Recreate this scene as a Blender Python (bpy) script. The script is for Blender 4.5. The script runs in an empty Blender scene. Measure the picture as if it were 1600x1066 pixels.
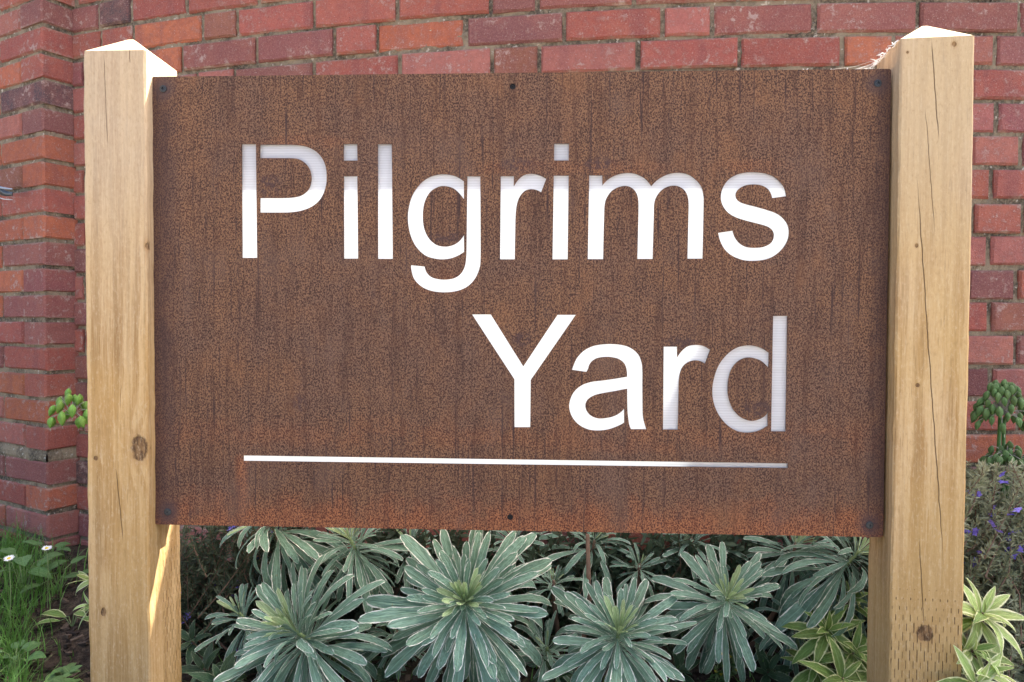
import bpy, math, random
import numpy as np
from mathutils import Vector, Matrix, noise as mnoise

# ------------------------------------------------------------------ camera, world, sun, exposure
scene = bpy.context.scene
COL = scene.collection
F = 1155.0                      # focal length in photograph pixels (1600 wide)
CAM = Vector((0, 0, 0.70))
_b = Vector((-0.0046283, 0.99968771, 0.02455723)).normalized()      # plumb line in the camera frame (right, down, forward)
_Z = -_b
_Y = (Vector((0, 0, 1)) - _b * _b.z).normalized()
_X = _Y.cross(_Z)
def c2w(v): return Vector((_X.dot(v), _Y.dot(v), _Z.dot(v)))
def ray(px, py): return c2w(Vector(((px - 800) / F, (py - 533) / F, 1.0)))
def P(px, py, depth): return CAM + ray(px, py) * depth
r_, d_, w_ = c2w(Vector((1, 0, 0))), c2w(Vector((0, 1, 0))), c2w(Vector((0, 0, 1)))
cam_d = bpy.data.cameras.new('camera')
cam = bpy.data.objects.new('camera', cam_d); COL.objects.link(cam)
cam.matrix_world = Matrix((( r_.x, -d_.x, -w_.x, CAM.x), (r_.y, -d_.y, -w_.y, CAM.y), (r_.z, -d_.z, -w_.z, CAM.z), (0, 0, 0, 1)))
cam_d.sensor_width = 36.0; cam_d.sensor_fit = 'HORIZONTAL'; cam_d.lens = F / 1600 * 36.0
cam_d.clip_start = 0.05; cam_d.clip_end = 500
scene.camera = cam

SUN_A, SUN_B, SUN_C = 0.535, 0.377, 1.0           # towards the sun: right, behind the wall, up
world = bpy.data.worlds.new('World'); scene.world = world; world.use_nodes = True
wn = world.node_tree.nodes; wl = world.node_tree.links; wn.clear()
sky = wn.new('ShaderNodeTexSky'); sky.sky_type = 'NISHITA'; sky.sun_disc = False
sky.sun_elevation = math.atan2(SUN_C, math.hypot(SUN_A, SUN_B)); sky.sun_rotation = math.atan2(SUN_A, SUN_B)
sky.air_density = 0.7; sky.dust_density = 6.0; sky.ozone_density = 0.2
bg = wn.new('ShaderNodeBackground'); bg.inputs[1].default_value = 0.13
wo = wn.new('ShaderNodeOutputWorld'); wl.new(sky.outputs[0], bg.inputs[0]); wl.new(bg.outputs[0], wo.inputs[0])
sl = bpy.data.lights.new('sun', 'SUN'); sl.energy = 4.2; sl.angle = math.radians(0.5); sl.color = (1.0, 0.95, 0.86)
so = bpy.data.objects.new('sun', sl); COL.objects.link(so)
so.rotation_euler = Vector((SUN_A, SUN_B, SUN_C)).to_track_quat('Z', 'Y').to_euler()
vs = scene.view_settings
vs.view_transform = 'Standard'; vs.look = 'None'; vs.gamma = 1.0; vs.use_curve_mapping = False
vs.exposure = 2.3
scene.render.resolution_x = 1024; scene.render.resolution_y = 682

# ------------------------------------------------------------------ helpers
RNG = random.Random(7)
def link(o, parent=None):
    COL.objects.link(o)
    if parent is not None: o.parent = parent
    return o
def mesh(name, verts, faces, uvs=None, smooth=False):
    m = bpy.data.meshes.new(name); m.from_pydata([tuple(v) for v in verts], [], faces)
    if uvs is not None:
        l = m.uv_layers.new(name='UVMap')
        idx = np.empty(len(m.loops), dtype=np.int32); m.loops.foreach_get('vertex_index', idx)
        l.data.foreach_set('uv', np.asarray(uvs, dtype=np.float32)[idx].ravel())
    if smooth: m.polygons.foreach_set('use_smooth', [True] * len(m.polygons))
    m.update(); return m
def obj(name, me, mat=None, parent=None, loc=None, rot=None):
    o = bpy.data.objects.new(name, me)
    if mat is not None and not me.materials: me.materials.append(mat)
    if loc is not None: o.location = loc
    if rot is not None: o.rotation_euler = rot
    return link(o, parent)
def empty(name, loc, label=None, cat=None, group=None, rotz=0):
    o = bpy.data.objects.new(name, None); o.location = loc; o.rotation_euler = (0, 0, rotz); o.empty_display_size = .05
    link(o); return tag(o, label, cat, group)
def tag(o, label=None, cat=None, group=None, kind=None):
    if label: o['label'] = label
    if cat: o['category'] = cat
    if group: o['group'] = group
    if kind: o['kind'] = kind
    return o
def box(x0, x1, y0, y1, z0, z1, bev=0.0):
    if bev <= 0:
        v = [(x, y, z) for x in (x0, x1) for y in (y0, y1) for z in (z0, z1)]
        f = [(0, 1, 3, 2), (4, 6, 7, 5), (0, 4, 5, 1), (2, 3, 7, 6), (0, 2, 6, 4), (1, 5, 7, 3)]
        return v, f
    v = []; b = bev
    ring = [(x0 + b, y0), (x1 - b, y0), (x1, y0 + b), (x1, y1 - b), (x1 - b, y1), (x0 + b, y1), (x0, y1 - b), (x0, y0 + b)]
    for (x, y) in ring: v.append((x, y, z0))
    for (x, y) in ring: v.append((x, y, z1))
    f = [(i, (i + 1) % 8, 8 + (i + 1) % 8, 8 + i) for i in range(8)] + [tuple(range(7, -1, -1)), tuple(range(8, 16))]
    return v, f
class MB:
    def __init__(s): s.v = []; s.f = []; s.uv = []
    def add(s, v, f, uv=None):
        o = len(s.v); s.v += [tuple(p) for p in v]; s.f += [tuple(i + o for i in q) for q in f]
        s.uv += uv if uv is not None else [(0.5, 0.5)] * len(v)
    def tube(s, pts, rad, n=6):
        pts = [Vector(p) for p in pts]; o = len(s.v); k = len(pts)
        for i, p in enumerate(pts):
            t = (pts[min(i + 1, k - 1)] - pts[max(i - 1, 0)]).normalized()
            a = t.orthogonal().normalized() if i == 0 else (a - t * a.dot(t)).normalized()
            c = t.cross(a); r = rad[i] if hasattr(rad, '__len__') else rad
            for j in range(n):
                q = p + (a * math.cos(2 * math.pi * j / n) + c * math.sin(2 * math.pi * j / n)) * r
                s.v.append(tuple(q)); s.uv.append((j / n, i / max(1, k - 1)))
        for i in range(k - 1):
            for j in range(n):
                s.f.append((o + i * n + j, o + i * n + (j + 1) % n, o + (i + 1) * n + (j + 1) % n, o + (i + 1) * n + j))
        s.f.append(tuple(o + j for j in range(n - 1, -1, -1))); s.f.append(tuple(o + (k - 1) * n + j for j in range(n)))
    def build(s, name, mat, parent=None, loc=None, smooth=False, rot=None):
        return obj(name, mesh(name, s.v, s.f, s.uv, smooth), mat, parent, loc, rot)

# node-building shorthand
class NT:
    def __init__(s, name):
        s.m = bpy.data.materials.new(name); s.m.use_nodes = True
        s.t = s.m.node_tree; s.t.nodes.clear(); s.out = s.t.nodes.new('ShaderNodeOutputMaterial')
    def n(s, typ, **kw):
        nd = s.t.nodes.new(typ)
        for k, v in kw.items(): setattr(nd, k, v)
        return nd
    def set(s, sock, v):
        if hasattr(v, 'is_output') or isinstance(v, bpy.types.NodeSocket): s.t.links.new(v, sock)
        else: sock.default_value = v
    def math(s, op, a, b=None, c=None, clamp=False):
        nd = s.n('ShaderNodeMath', operation=op, use_clamp=clamp); s.set(nd.inputs[0], a)
        if b is not None: s.set(nd.inputs[1], b)
        if c is not None: s.set(nd.inputs[2], c)
        return nd.outputs[0]
    def step(s, v, a, b, lo=0.0, hi=1.0):
        nd = s.n('ShaderNodeMapRange', interpolation_type='SMOOTHSTEP'); s.set(nd.inputs[0], v)
        s.set(nd.inputs[1], a); s.set(nd.inputs[2], b); s.set(nd.inputs[3], lo); s.set(nd.inputs[4], hi); return nd.outputs[0]
    def mix(s, f, a, b, mode='MIX'):
        nd = s.n('ShaderNodeMix', data_type='RGBA', blend_type=mode); s.set(nd.inputs[0], f)
        s.set(nd.inputs[6], a if not isinstance(a, tuple) else (*a, 1)); s.set(nd.inputs[7], b if not isinstance(b, tuple) else (*b, 1)); return nd.outputs[2]
    def noise(s, vec, scale, detail=2, rough=.5, dist=0.0, out=0):
        nd = s.n('ShaderNodeTexNoise'); s.set(nd.inputs['Vector'], vec); s.set(nd.inputs['Scale'], scale)
        nd.inputs['Detail'].default_value = detail; nd.inputs['Roughness'].default_value = rough; nd.inputs['Distortion'].default_value = dist
        return nd.outputs[out]
    def scalev(s, vec, sc, off=(0, 0, 0)):
        nd = s.n('ShaderNodeMapping'); s.set(nd.inputs[0], vec); nd.inputs[3].default_value = sc; s.set(nd.inputs[1], off); return nd.outputs[0]
    def xyz(s, vec):
        nd = s.n('ShaderNodeSeparateXYZ'); s.set(nd.inputs[0], vec); return nd.outputs
    def comb(s, x, y, z):
        nd = s.n('ShaderNodeCombineXYZ'); s.set(nd.inputs[0], x); s.set(nd.inputs[1], y); s.set(nd.inputs[2], z); return nd.outputs[0]
    def co(s, which='Object'): return s.n('ShaderNodeTexCoord').outputs[which]
    def bsdf(s, col, rough=.7, bump=None, dist=.001, strength=1.0, spec=.3):
        p = s.n('ShaderNodeBsdfPrincipled'); s.set(p.inputs['Base Color'], col if not isinstance(col, tuple) else (*col, 1))
        s.set(p.inputs['Roughness'], rough); s.set(p.inputs['Specular IOR Level'], spec)
        if bump is not None:
            b = s.n('ShaderNodeBump'); b.inputs['Distance'].default_value = dist; b.inputs['Strength'].default_value = strength
            s.set(b.inputs['Height'], bump); s.t.links.new(b.outputs[0], p.inputs['Normal'])
        s.t.links.new(p.outputs[0], s.out.inputs[0]); return p

# ------------------------------------------------------------------ materials: masonry and ground
def mat_brick():
    t = NT('red_clay_brick'); oi = t.n('ShaderNodeObjectInfo'); pos = t.n('ShaderNodeNewGeometry').outputs['Position']
    seed = t.math('MULTIPLY', oi.outputs['Random'], 37.0)
    v = t.n('ShaderNodeVectorMath', operation='ADD'); t.set(v.inputs[0], pos); t.set(v.inputs[1], t.comb(seed, 0.0, seed)); v = v.outputs[0]
    base = oi.outputs['Color']
    n1 = t.noise(v, 9, 3, .6); n2 = t.noise(v, 55, 5, .72); n3 = t.noise(v, 300, 4, .7)
    # kiln marks: darker or paler vertical patches
    st = t.noise(t.scalev(v, (22, 22, 3)), 1.0, 2)
    col = t.mix(t.step(st, .56, .70, 0, .35), base, (.17, .075, .085))
    col = t.mix(t.step(n1, .42, .68, 0, .45), col, t.mix(.5, col, (.52, .20, .13)))
    col = t.mix(t.step(n2, .36, .64, 0, .7), col, t.mix(.65, col, (.20, .075, .07)))
    col = t.mix(t.step(n3, .42, .62, 0, .42), col, t.mix(.5, col, (.52, .27, .23)))
    # lime bloom and mortar smears
    lime = t.math('MULTIPLY', t.step(n2, .53, .66), t.step(n1, .40, .60))
    col = t.mix(t.math('MULTIPLY', lime, .6), col, (.54, .44, .39))
    co = t.xyz(t.co('Object'))
    edge = t.step(t.math('ADD', t.math('ABSOLUTE', co[2]), t.math('MULTIPLY', t.math('SUBTRACT', n2, .5), .03)), .025, .035)
    col = t.mix(t.math('MULTIPLY', edge, t.step(n1, .42, .6, .05, .55)), col, (.42, .33, .26))
    sp = t.step(t.noise(v, 340, 2), .64, .70); col = t.mix(t.math('MULTIPLY', sp, .32), col, (.68, .60, .56))
    dk = t.step(t.noise(v, 190, 2), .30, .22); col = t.mix(t.math('MULTIPLY', dk, .7), col, (.06, .035, .035))
    h = t.math('ADD', t.math('MULTIPLY', n2, .6), t.math('MULTIPLY', n3, .5))
    t.bsdf(col, .88, h, .007, 1.0, .15); return t.m
def mat_mortar():
    t = NT('lime_mortar'); pos = t.n('ShaderNodeNewGeometry').outputs['Position']
    n1 = t.noise(pos, 14, 3, .6); n2 = t.noise(pos, 160, 4, .7)
    col = t.mix(t.step(n1, .35, .65), (.09, .076, .060), (.31, .255, .18))
    col = t.mix(t.step(n2, .40, .70, 0, .75), col, (.36, .30, .215))
    col = t.mix(t.step(t.noise(pos, 90, 3), .62, .70, 0, .7), col, (.62, .58, .50))
    t.bsdf(col, .95, n2, .006, 1.0, .1); return t.m
def mat_soil():
    t = NT('bark_mulch_soil'); pos = t.n('ShaderNodeNewGeometry').outputs['Position']
    n1 = t.noise(pos, 3, 4, .6); n2 = t.noise(pos, 45, 5, .7); n3 = t.noise(t.scalev(pos, (90, 40, 90)), 1, 3, .6)
    col = t.mix(t.step(n2, .35, .7), (.030, .022, .017), (.10, .075, .055))
    col = t.mix(t.step(n3, .60, .72, 0, .8), col, (.16, .125, .09))
    x, y, z = t.xyz(pos)
    far = t.step(t.math('ADD', y, t.math('MULTIPLY', n1, .3)), .75, .55)        # the path the photographer stands on
    col = t.mix(far, col, t.mix(n2, (.26, .24, .21), (.36, .33, .29)))
    t.bsdf(col, .95, t.math('ADD', n2, n3), .02, .9, .1); return t.m
BRICK, MORTAR, SOIL = mat_brick(), mat_mortar(), mat_soil()

# ------------------------------------------------------------------ ground
def gz(x, y):
    t = min(1, max(0, (y - 1.42) / .48)); return .075 * t * t * (3 - 2 * t) + 0.018 * mnoise.noise((x * 3.1, y * 3.1, 2.0)) + 0.010 * mnoise.noise((x * 11, y * 11, 5.0))
def build_ground():
    v = []; f = []; nx, ny = 190, 120; x0, x1, y0, y1 = -2.6, 2.6, .7, 2.9
    for j in range(ny + 1):
        for i in range(nx + 1):
            x = x0 + (x1 - x0) * i / nx; y = y0 + (y1 - y0) * j / ny
            v.append((x, y, gz(x, y)))
    for j in range(ny):
        for i in range(nx):
            a = j * (nx + 1) + i; f.append((a, a + 1, a + nx + 2, a + nx + 1))
    # frame of large quads to the horizon
    B = 200.0; o = len(v); xs, ys = [-B, x0, x1, B], [-B, y0, y1, B]
    for y in ys:
        for x in xs: v.append((x, y, .03 if y > 1 else -.025))
    for j in range(3):
        for i in range(3):
            if (i, j) == (1, 1): continue
            a = o + j * 4 + i; f.append((a, a + 1, a + 5, a + 4))
    tag(obj('ground', mesh('ground', v, f), SOIL), kind='structure')
build_ground()

# ------------------------------------------------------------------ bricks
BL, BH, BD = .215, .065, .1025
def brick_mesh(L, H, D, seed, nm='brick'):
    r = random.Random(seed); nl = 5 if L > .15 else 3; nh = 2; pts = []
    hx, hz = L / 2, H / 2
    for i in range(nl): pts.append((-hx + L * i / nl, -hz))
    for i in range(nh): pts.append((hx, -hz + H * i / nh))
    for i in range(nl): pts.append((hx - L * i / nl, hz))
    for i in range(nh): pts.append((-hx, hz - H * i / nh))
    n = len(pts); v = []; c = .0035
    for (x, z) in pts:      # front face rim, a little ragged
        ins = c + abs(r.gauss(0, .0012)); kx = 1 - ins / hx; kz = 1 - ins / hz
        v.append((x * kx + r.uniform(-.0008, .0008), r.uniform(-.0005, .0008), z * kz + r.uniform(-.0008, .0008)))
    for (x, z) in pts: v.append((x + r.uniform(-.0006, .0006), c + .0015 + r.uniform(0, .001), z + r.uniform(-.0006, .0006)))
    for (x, z) in pts: v.append((x, D, z))
    f = [tuple(range(n))]
    for k in range(2):
        for i in range(n): f.append((k * n + i, (k + 1) * n + i, (k + 1) * n + (i + 1) % n, k * n + (i + 1) % n))
    f.append(tuple(range(3 * n - 1, 2 * n - 1, -1)))
    m = mesh(nm, v, f); m.materials.append(BRICK); return m
ST = [brick_mesh(BL, BH, BD, 100 + i) for i in range(6)]
HD = [brick_mesh(.1025, BH, BD, 200 + i) for i in range(5)]
PAL = {'red': (.36, .106, .079), 'rose': (.40, .146, .120), 'purple': (.205, .088, .083), 'orange': (.46, .145, .072), 'slate': (.080, .068, .072), 'plum': (.265, .098, .092), 'brown': (.27, .115, .080)}
def brick_col(r, key=None):
    k = key or r.choices(list(PAL), [6, 4, 1.6, 2.0, .35, 2.0, 1.6])[0]
    c = PAL[k]; j = r.uniform(.88, 1.12); return (c[0] * j, c[1] * j * r.uniform(.93, 1.07), c[2] * j * r.uniform(.93, 1.07), 1)

R_W, XC, YC = 6.2, 1.0, 1.65
def arc(s):            # s along the wall, 0 at its nearest point; returns point and angle
    a = s / R_W; return XC + R_W * math.sin(a), YC + R_W - R_W * math.cos(a), a
def wall_hit(px, py):
    d = ray(px, py); lo, hi = .5, 4.0
    cx, cy = XC, YC + R_W
    for _ in range(50):
        m = (lo + hi) / 2; p = CAM + d * m
        if math.hypot(p.x - cx, p.y - cy) > R_W and p.y < cy: lo = m
        else: hi = m
    p = CAM + d * lo
    return R_W * math.asin((p.x - cx) / R_W), p.z
Z_J = wall_hit(1560, 52)[1]                     # bed joint below the course cut by the right post's tip
PITCH = (Z_J - wall_hit(1560, 573)[1]) / 10
S0, S1 = wall_hit(112, 300)[0], 1.15
def wall_top(x):       # sweep up right of the sign is unseen, added to shade the last letters
    b = CAM.z + .815
    if x > .96: b += min(.55, (x - .96) * 3.0)
    if x < -.38: b += min(.10, (-.38 - x) * .4)
    if x < -.80: b += min(.45, (-.80 - x) * 4)  # unseen extra height, added to keep the sun off the pier
    return b
joints_px = {   # measured perpends of the visible courses: photo x at photo y
    2: ([153, 203, 291, 403, 525, 588, 728, 877, 1034, 1107], 20), 1: ([315, 369, 490, 620, 766, 839, 990, 1153, 1317, 1398, 1563], 60),
    0: ([400, 521, 588, 727, 881, 1035, 1113, 1273], 95), 3: ([217, 312], 5),
    -1: ([1556], 130), -2: ([1515, 1620], 184), -3: ([1558], 238), -4: ([1596], 290), -5: ([1550], 342), -6: ([1598], 394), -7: ([1545], 445), -8: ([1589], 496), -9: ([1547], 548), -10: ([1587], 598), -11: ([1549], 650), -12: ([1592], 700)}
first_after = {-1: 'S', -2: 'S', -3: 'S', -4: 'H', -5: 'S', -6: 'S', -7: 'S', -8: 'H', -9: 'S', -10: 'S', -11: 'S', -12: 'H'}
colour_key = {(0, 588): 'orange', (2, 525): 'purple', (1, 1317): 'plum', (1, 766): 'purple', (1, 1153): 'rose', (0, 1035): 'rose', (1, 990): 'plum', (0, 1113): 'plum', (0, 1273): 'plum', (2, 203): 'red', (2, 153): 'slate', (1, 315): 'brown', (1, 1398): 'rose', (2, 1034): 'orange'}
wall = empty('brick_wall', (XC, YC, 0), 'long curved red brick garden wall rising behind the sign', 'wall')
def build_wall():
    r = random.Random(3); todo = []
    kmin = -int(math.ceil(Z_J / PITCH)) - 1; kmax = int((CAM.z + 1.42 - Z_J) / PITCH)
    for k in range(kmin, kmax + 1):
        z0 = Z_J + k * PITCH                    # course between joint z0 and z0+PITCH
        js = joints_px.get(k)
        if js: known = [(wall_hit(x, js[1])[0], x) for x in js[0]]
        else: known = [(S0 + r.uniform(.1, .5), None)]
        mod = BL + .010
        segs = []
        for (a, pa), (b, pb) in zip(known[:-1], known[1:]): segs.append((a, b, pa))
        cnt = r.randint(0, 3); s = known[0][0]
        while s > S0:
            w = mod if cnt % 4 else mod / 2; cnt += 1; segs.append((max(s - w, S0), s, None)); s -= w
        s = known[-1][0]; cnt = {'S': 1, 'H': 0}.get(first_after.get(k, 'S'))
        while s < S1:
            w = mod if cnt % 4 else mod / 2; cnt += 1; segs.append((s, s + w, known[-1][1])); s += w
        for a, b, pa in segs:
            if b - a < .03: continue
            s = (a + b) / 2; x, y, an = arc(s)
            if z0 + PITCH > wall_top(x): continue
            todo.append((k, s, b - a - .0105, z0 + PITCH / 2, x, y, an, pa))
    # those nearest the view first, 290 as single bricks
    def vis(t):
        x, y, z = t[4], t[5], t[3] - CAM.z; u = x / y * F + 800; v_ = 505 - z / y * F
        out = max(0, -u, u - 1600) + max(0, -v_, v_ - 1066); hid = 200 if (300 < u < 1370 and 170 < v_ < 780) else 0
        return out * 2 + hid
    todo.sort(key=vis); rest = MB()
    for i, (k, s, L, z, x, y, an, pa) in enumerate(todo):
        src = r.choice(ST if L > .15 else HD); base = BL if L > .15 else .1025
        loc = Vector((x + r.gauss(0, .0005), y + r.gauss(0, .0016), z + r.gauss(0, .0008)))
        rot = (r.gauss(0, .006), r.gauss(0, .003), an + r.gauss(0, .004)); sc = (L / base, 1, r.uniform(.975, 1.015))
        if i < 290:
            o = obj('brick', src, None, wall, loc - wall.location, rot); o.scale = sc
            o.color = brick_col(r, colour_key.get((k, pa)))
        else:
            M = Matrix.LocRotScale(loc - wall.location, __import__('mathutils').Euler(rot), Vector(sc))
            rest.add([M @ v.co for v in src.vertices], [tuple(p.vertices) for p in src.polygons])
    o = rest.build('further_bricks', BRICK, wall); o['kind'] = 'stuff'; o.color = brick_col(r, 'red')
    # mortar bed: one crumbly curved skin with thickness
    v = []; f = []; ns, nz = 330, 170; q = []
    for i in range(ns + 1):
        s = S0 - .02 + (S1 + .25 - S0) * i / ns; x, y, an = arc(s); top = wall_top(x)
        for j in range(nz + 1):
            z = -.08 + (top + .08) * j / nz
            dpt = .0078 + .0050 * mnoise.noise((x * 60, z * 60, 0)) + .003 * mnoise.noise((x * 14, z * 14, 4))
            v.append((x - math.sin(an) * dpt - wall.location.x, y + math.cos(an) * dpt - wall.location.y, z))
    n1 = nz + 1
    for i in range(ns):
        for j in range(nz): a = i * n1 + j; f.append((a, a + n1, a + n1 + 1, a + 1))
    o = len(v)
    for i in range(ns + 1):
        s = S0 - .02 + (S1 + .25 - S0) * i / ns; x, y, an = arc(s)
        for z in (-.08, wall_top(x)): v.append((x - math.sin(an) * .215 - wall.location.x, y + math.cos(an) * .215 - wall.location.y, z))
    for i in range(ns):
        a = o + 2 * i; f.append((a + 2, a, a + 1, a + 3)); f.append((i * n1 + nz, (i + 1) * n1 + nz, a + 3, a + 1))
    f.append((ns * n1, o + 2 * ns, o + 2 * ns + 1, ns * n1 + nz)); f.append((0, nz, o + 1, o))
    obj('mortar', mesh('mortar', v, f), MORTAR, wall)
build_wall()

# left-hand pier: a square corner turned 30 degrees, its return butting the wall
ZA = 1.99
A_ = P(70, 505, ZA); ARR = Vector((A_.x, A_.y, 0))
Ld = Vector((-math.cos(math.radians(30)), math.sin(math.radians(30)), 0)); Rd = Vector((math.sin(math.radians(30)), math.cos(math.radians(30)), 0))
pier = empty('brick_pier', ARR, 'red brick corner pier at the left edge, standing on grass', 'pier')
def build_pier():
    r = random.Random(11); ys = [41.6, 85, 128, 171, 212, 255, 299.7, 343, 385.5, 426, 467, 508, 547, 587, 627, 667, 708]
    zs = [P(70, y, ZA).z for y in ys]; pit = (zs[0] - zs[-1]) / (len(zs) - 1)
    rows = [(zs[0] - i * pit, i) for i in range(-12, 16)]               # top joint of each course
    thick = .024; zb = zs[0] - 16 * pit - thick
    rows += [(zb - i * pit, 16 + i) for i in range(0, 4)]
    ekey = {1: 'red', 2: 'slate', 4: 'orange', 5: 'orange', -1: 'purple', 0: 'red', 7: 'orange', 6: 'red', 9: 'plum', 12: 'red', 11: 'plum', 13: 'red', 14: 'orange'}
    rot_l = math.atan2(-Ld.y, -Ld.x); cnt = 0; jit = lambda: Vector((r.gauss(0, .0007), r.gauss(0, .0007), r.gauss(0, .0006)))
    def put(src, centre, rot, sc, key=None):
        o = obj('brick', src, None, pier, centre + jit(), (r.gauss(0, .004), r.gauss(0, .004), rot + r.gauss(0, .003))); o.scale = sc; o.color = brick_col(r, key or ('orange' if r.random() < .28 else None))
    for (zt, i) in rows:
        h = pit - .0105; z = zt - .0052 - h / 2; zz = h / BH
        if zt < -.05: continue
        stretcher = (i % 2 == 0)
        s = 0.0
        if stretcher:      # stretcher on the left face; its end makes the return
            put(r.choice(ST), Ld * (BL / 2) + Vector((0, 0, z)), rot_l, (1, 1, zz), ekey.get(i)); s = BL + .0105
        else:              # header on the left face, long side along the return
            put(r.choice(ST), Rd * (BL / 2) + Vector((0, 0, z)), math.atan2(Rd.y, Rd.x), (1, 1, zz), ekey.get(i)); s = .1025 + .0105
        c = 0
        while s < 1.25:
            w = BL if (c % 2 == 0) else .1025; put(r.choice(ST if w > .15 else HD), Ld * (s + w / 2) + Vector((0, 0, z)), rot_l, (1, 1, zz)); s += w + .0105; c += 1
    # mortar body, slightly inside the brick faces
    top = zs[0] + 12 * pit; mb = MB()
    def face(org, d, nrm, L):
        n, m = 130, 200; v = []; f = []
        for a in range(n + 1):
            for b_ in range(m + 1):
                z = -.08 + (top + .08) * b_ / m; p = org + d * (L * a / n)
                dp = .006 + .0035 * mnoise.noise((a * .9, z * 60, 3)) + .0025 * mnoise.noise((a * .2, z * 12, 8))
                if abs(z - (zs[0] - 16 * pit - thick / 2)) < thick * .55: dp = .002 + .003 * mnoise.noise((a * .9, z * 60, 3))
                v.append((p.x - nrm.x * dp, p.y - nrm.y * dp, z))
        for a in range(n):
            for b_ in range(m): q = a * (m + 1) + b_; f.append((q, q + m + 1, q + m + 2, q + 1))
        mb.add(v, f)
    face(Ld * 1.36, -Ld, -Rd, 1.36 - .005); face(-Ld * 0 + Rd * .005, Rd, -Ld, .30)
    q0, q1, q2, q3 = Ld * 1.36 + Rd * .007, Ld * .007 + Rd * .007, Ld * .007 + Rd * .305, Ld * 1.36 + Rd * .305
    v = [(q.x, q.y, z) for z in (-.08, top) for q in (q0, q1, q2, q3)]
    mb.add(v, [(4, 5, 6, 7), (0, 4, 7, 3), (2, 3, 7, 6)])
    mb.build('mortar', MORTAR, pier)
build_pier()

# ------------------------------------------------------------------ the sign
PW, PH = 1.2, 0.7472
def hom(src, dst):
    A = []
    for (x, y), (u, v) in zip(src, dst):
        A.append([x, y, 1, 0, 0, 0, -u * x, -u * y, -u]); A.append([0, 0, 0, x, y, 1, -v * x, -v * y, -v])
    return np.linalg.svd(np.array(A))[2][-1].reshape(3, 3)
HINV = hom([(236.5, 120.1), (1392.5, 107), (1380, 839), (241.6, 819.6)], [(0, PH), (PW, PH), (PW, 0), (0, 0)])
def pan(px, py):       # photo pixel -> plate coordinates in metres
    q = HINV @ np.array([px, py, 1.0]); return (q[0] / q[2], q[1] / q[2])
_a = c2w(Vector((1.19872614, 0.00634985, -0.05491198))); PYAW = math.atan2(_a.y, _a.x)
_t = CAM + c2w(Vector((-0.59805838, -0.43822237, 1.22583394)))
PORG = Vector((_t.x, _t.y, _t.z - PH))            # lower left corner of the plate's face
sign = empty('name_sign', (PORG.x + .6, PORG.y + .03, 0), 'rusty steel name sign between two timber posts, letters cut out over white', 'sign')
def rel(p): return Vector(p) - sign.location

def crop(pts, sc, ox, oy):
    return [(ox + p[0] / sc, oy + p[1] / sc, len(p) > 2) for p in pts]
def outline(pts, n=5):  # corners flagged; Catmull-Rom through the rest
    k = len(pts); out = []
    for i in range(k):
        p1, p2 = pts[i], pts[(i + 1) % k]
        if p1[2] and p2[2]: out.append(p1[:2]); continue
        p0 = p1 if p1[2] else pts[i - 1]; p3 = p2 if p2[2] else pts[(i + 2) % k]
        for j in range(n):
            t = j / n; q = []
            for a in (0, 1):
                q.append(.5 * (2 * p1[a] + (p2[a] - p0[a]) * t + (2 * p0[a] - 5 * p1[a] + 4 * p2[a] - p3[a]) * t * t + (3 * p1[a] - p0[a] - 3 * p2[a] + p3[a]) * t ** 3))
            out.append(tuple(q))
    return out
def C(*p): return [(x, y, 1) for x, y in p]
c1, c2, c3, c4 = (5.077, 360, 210), (4.844, 620, 250), (5.077, 770, 210), (6.27, 910, 250)
c5, c6, c7, c8 = (6.271, 1110, 250), (5.078, 730, 480), (6.271, 880, 520), (4.1, 1100, 480)
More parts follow.
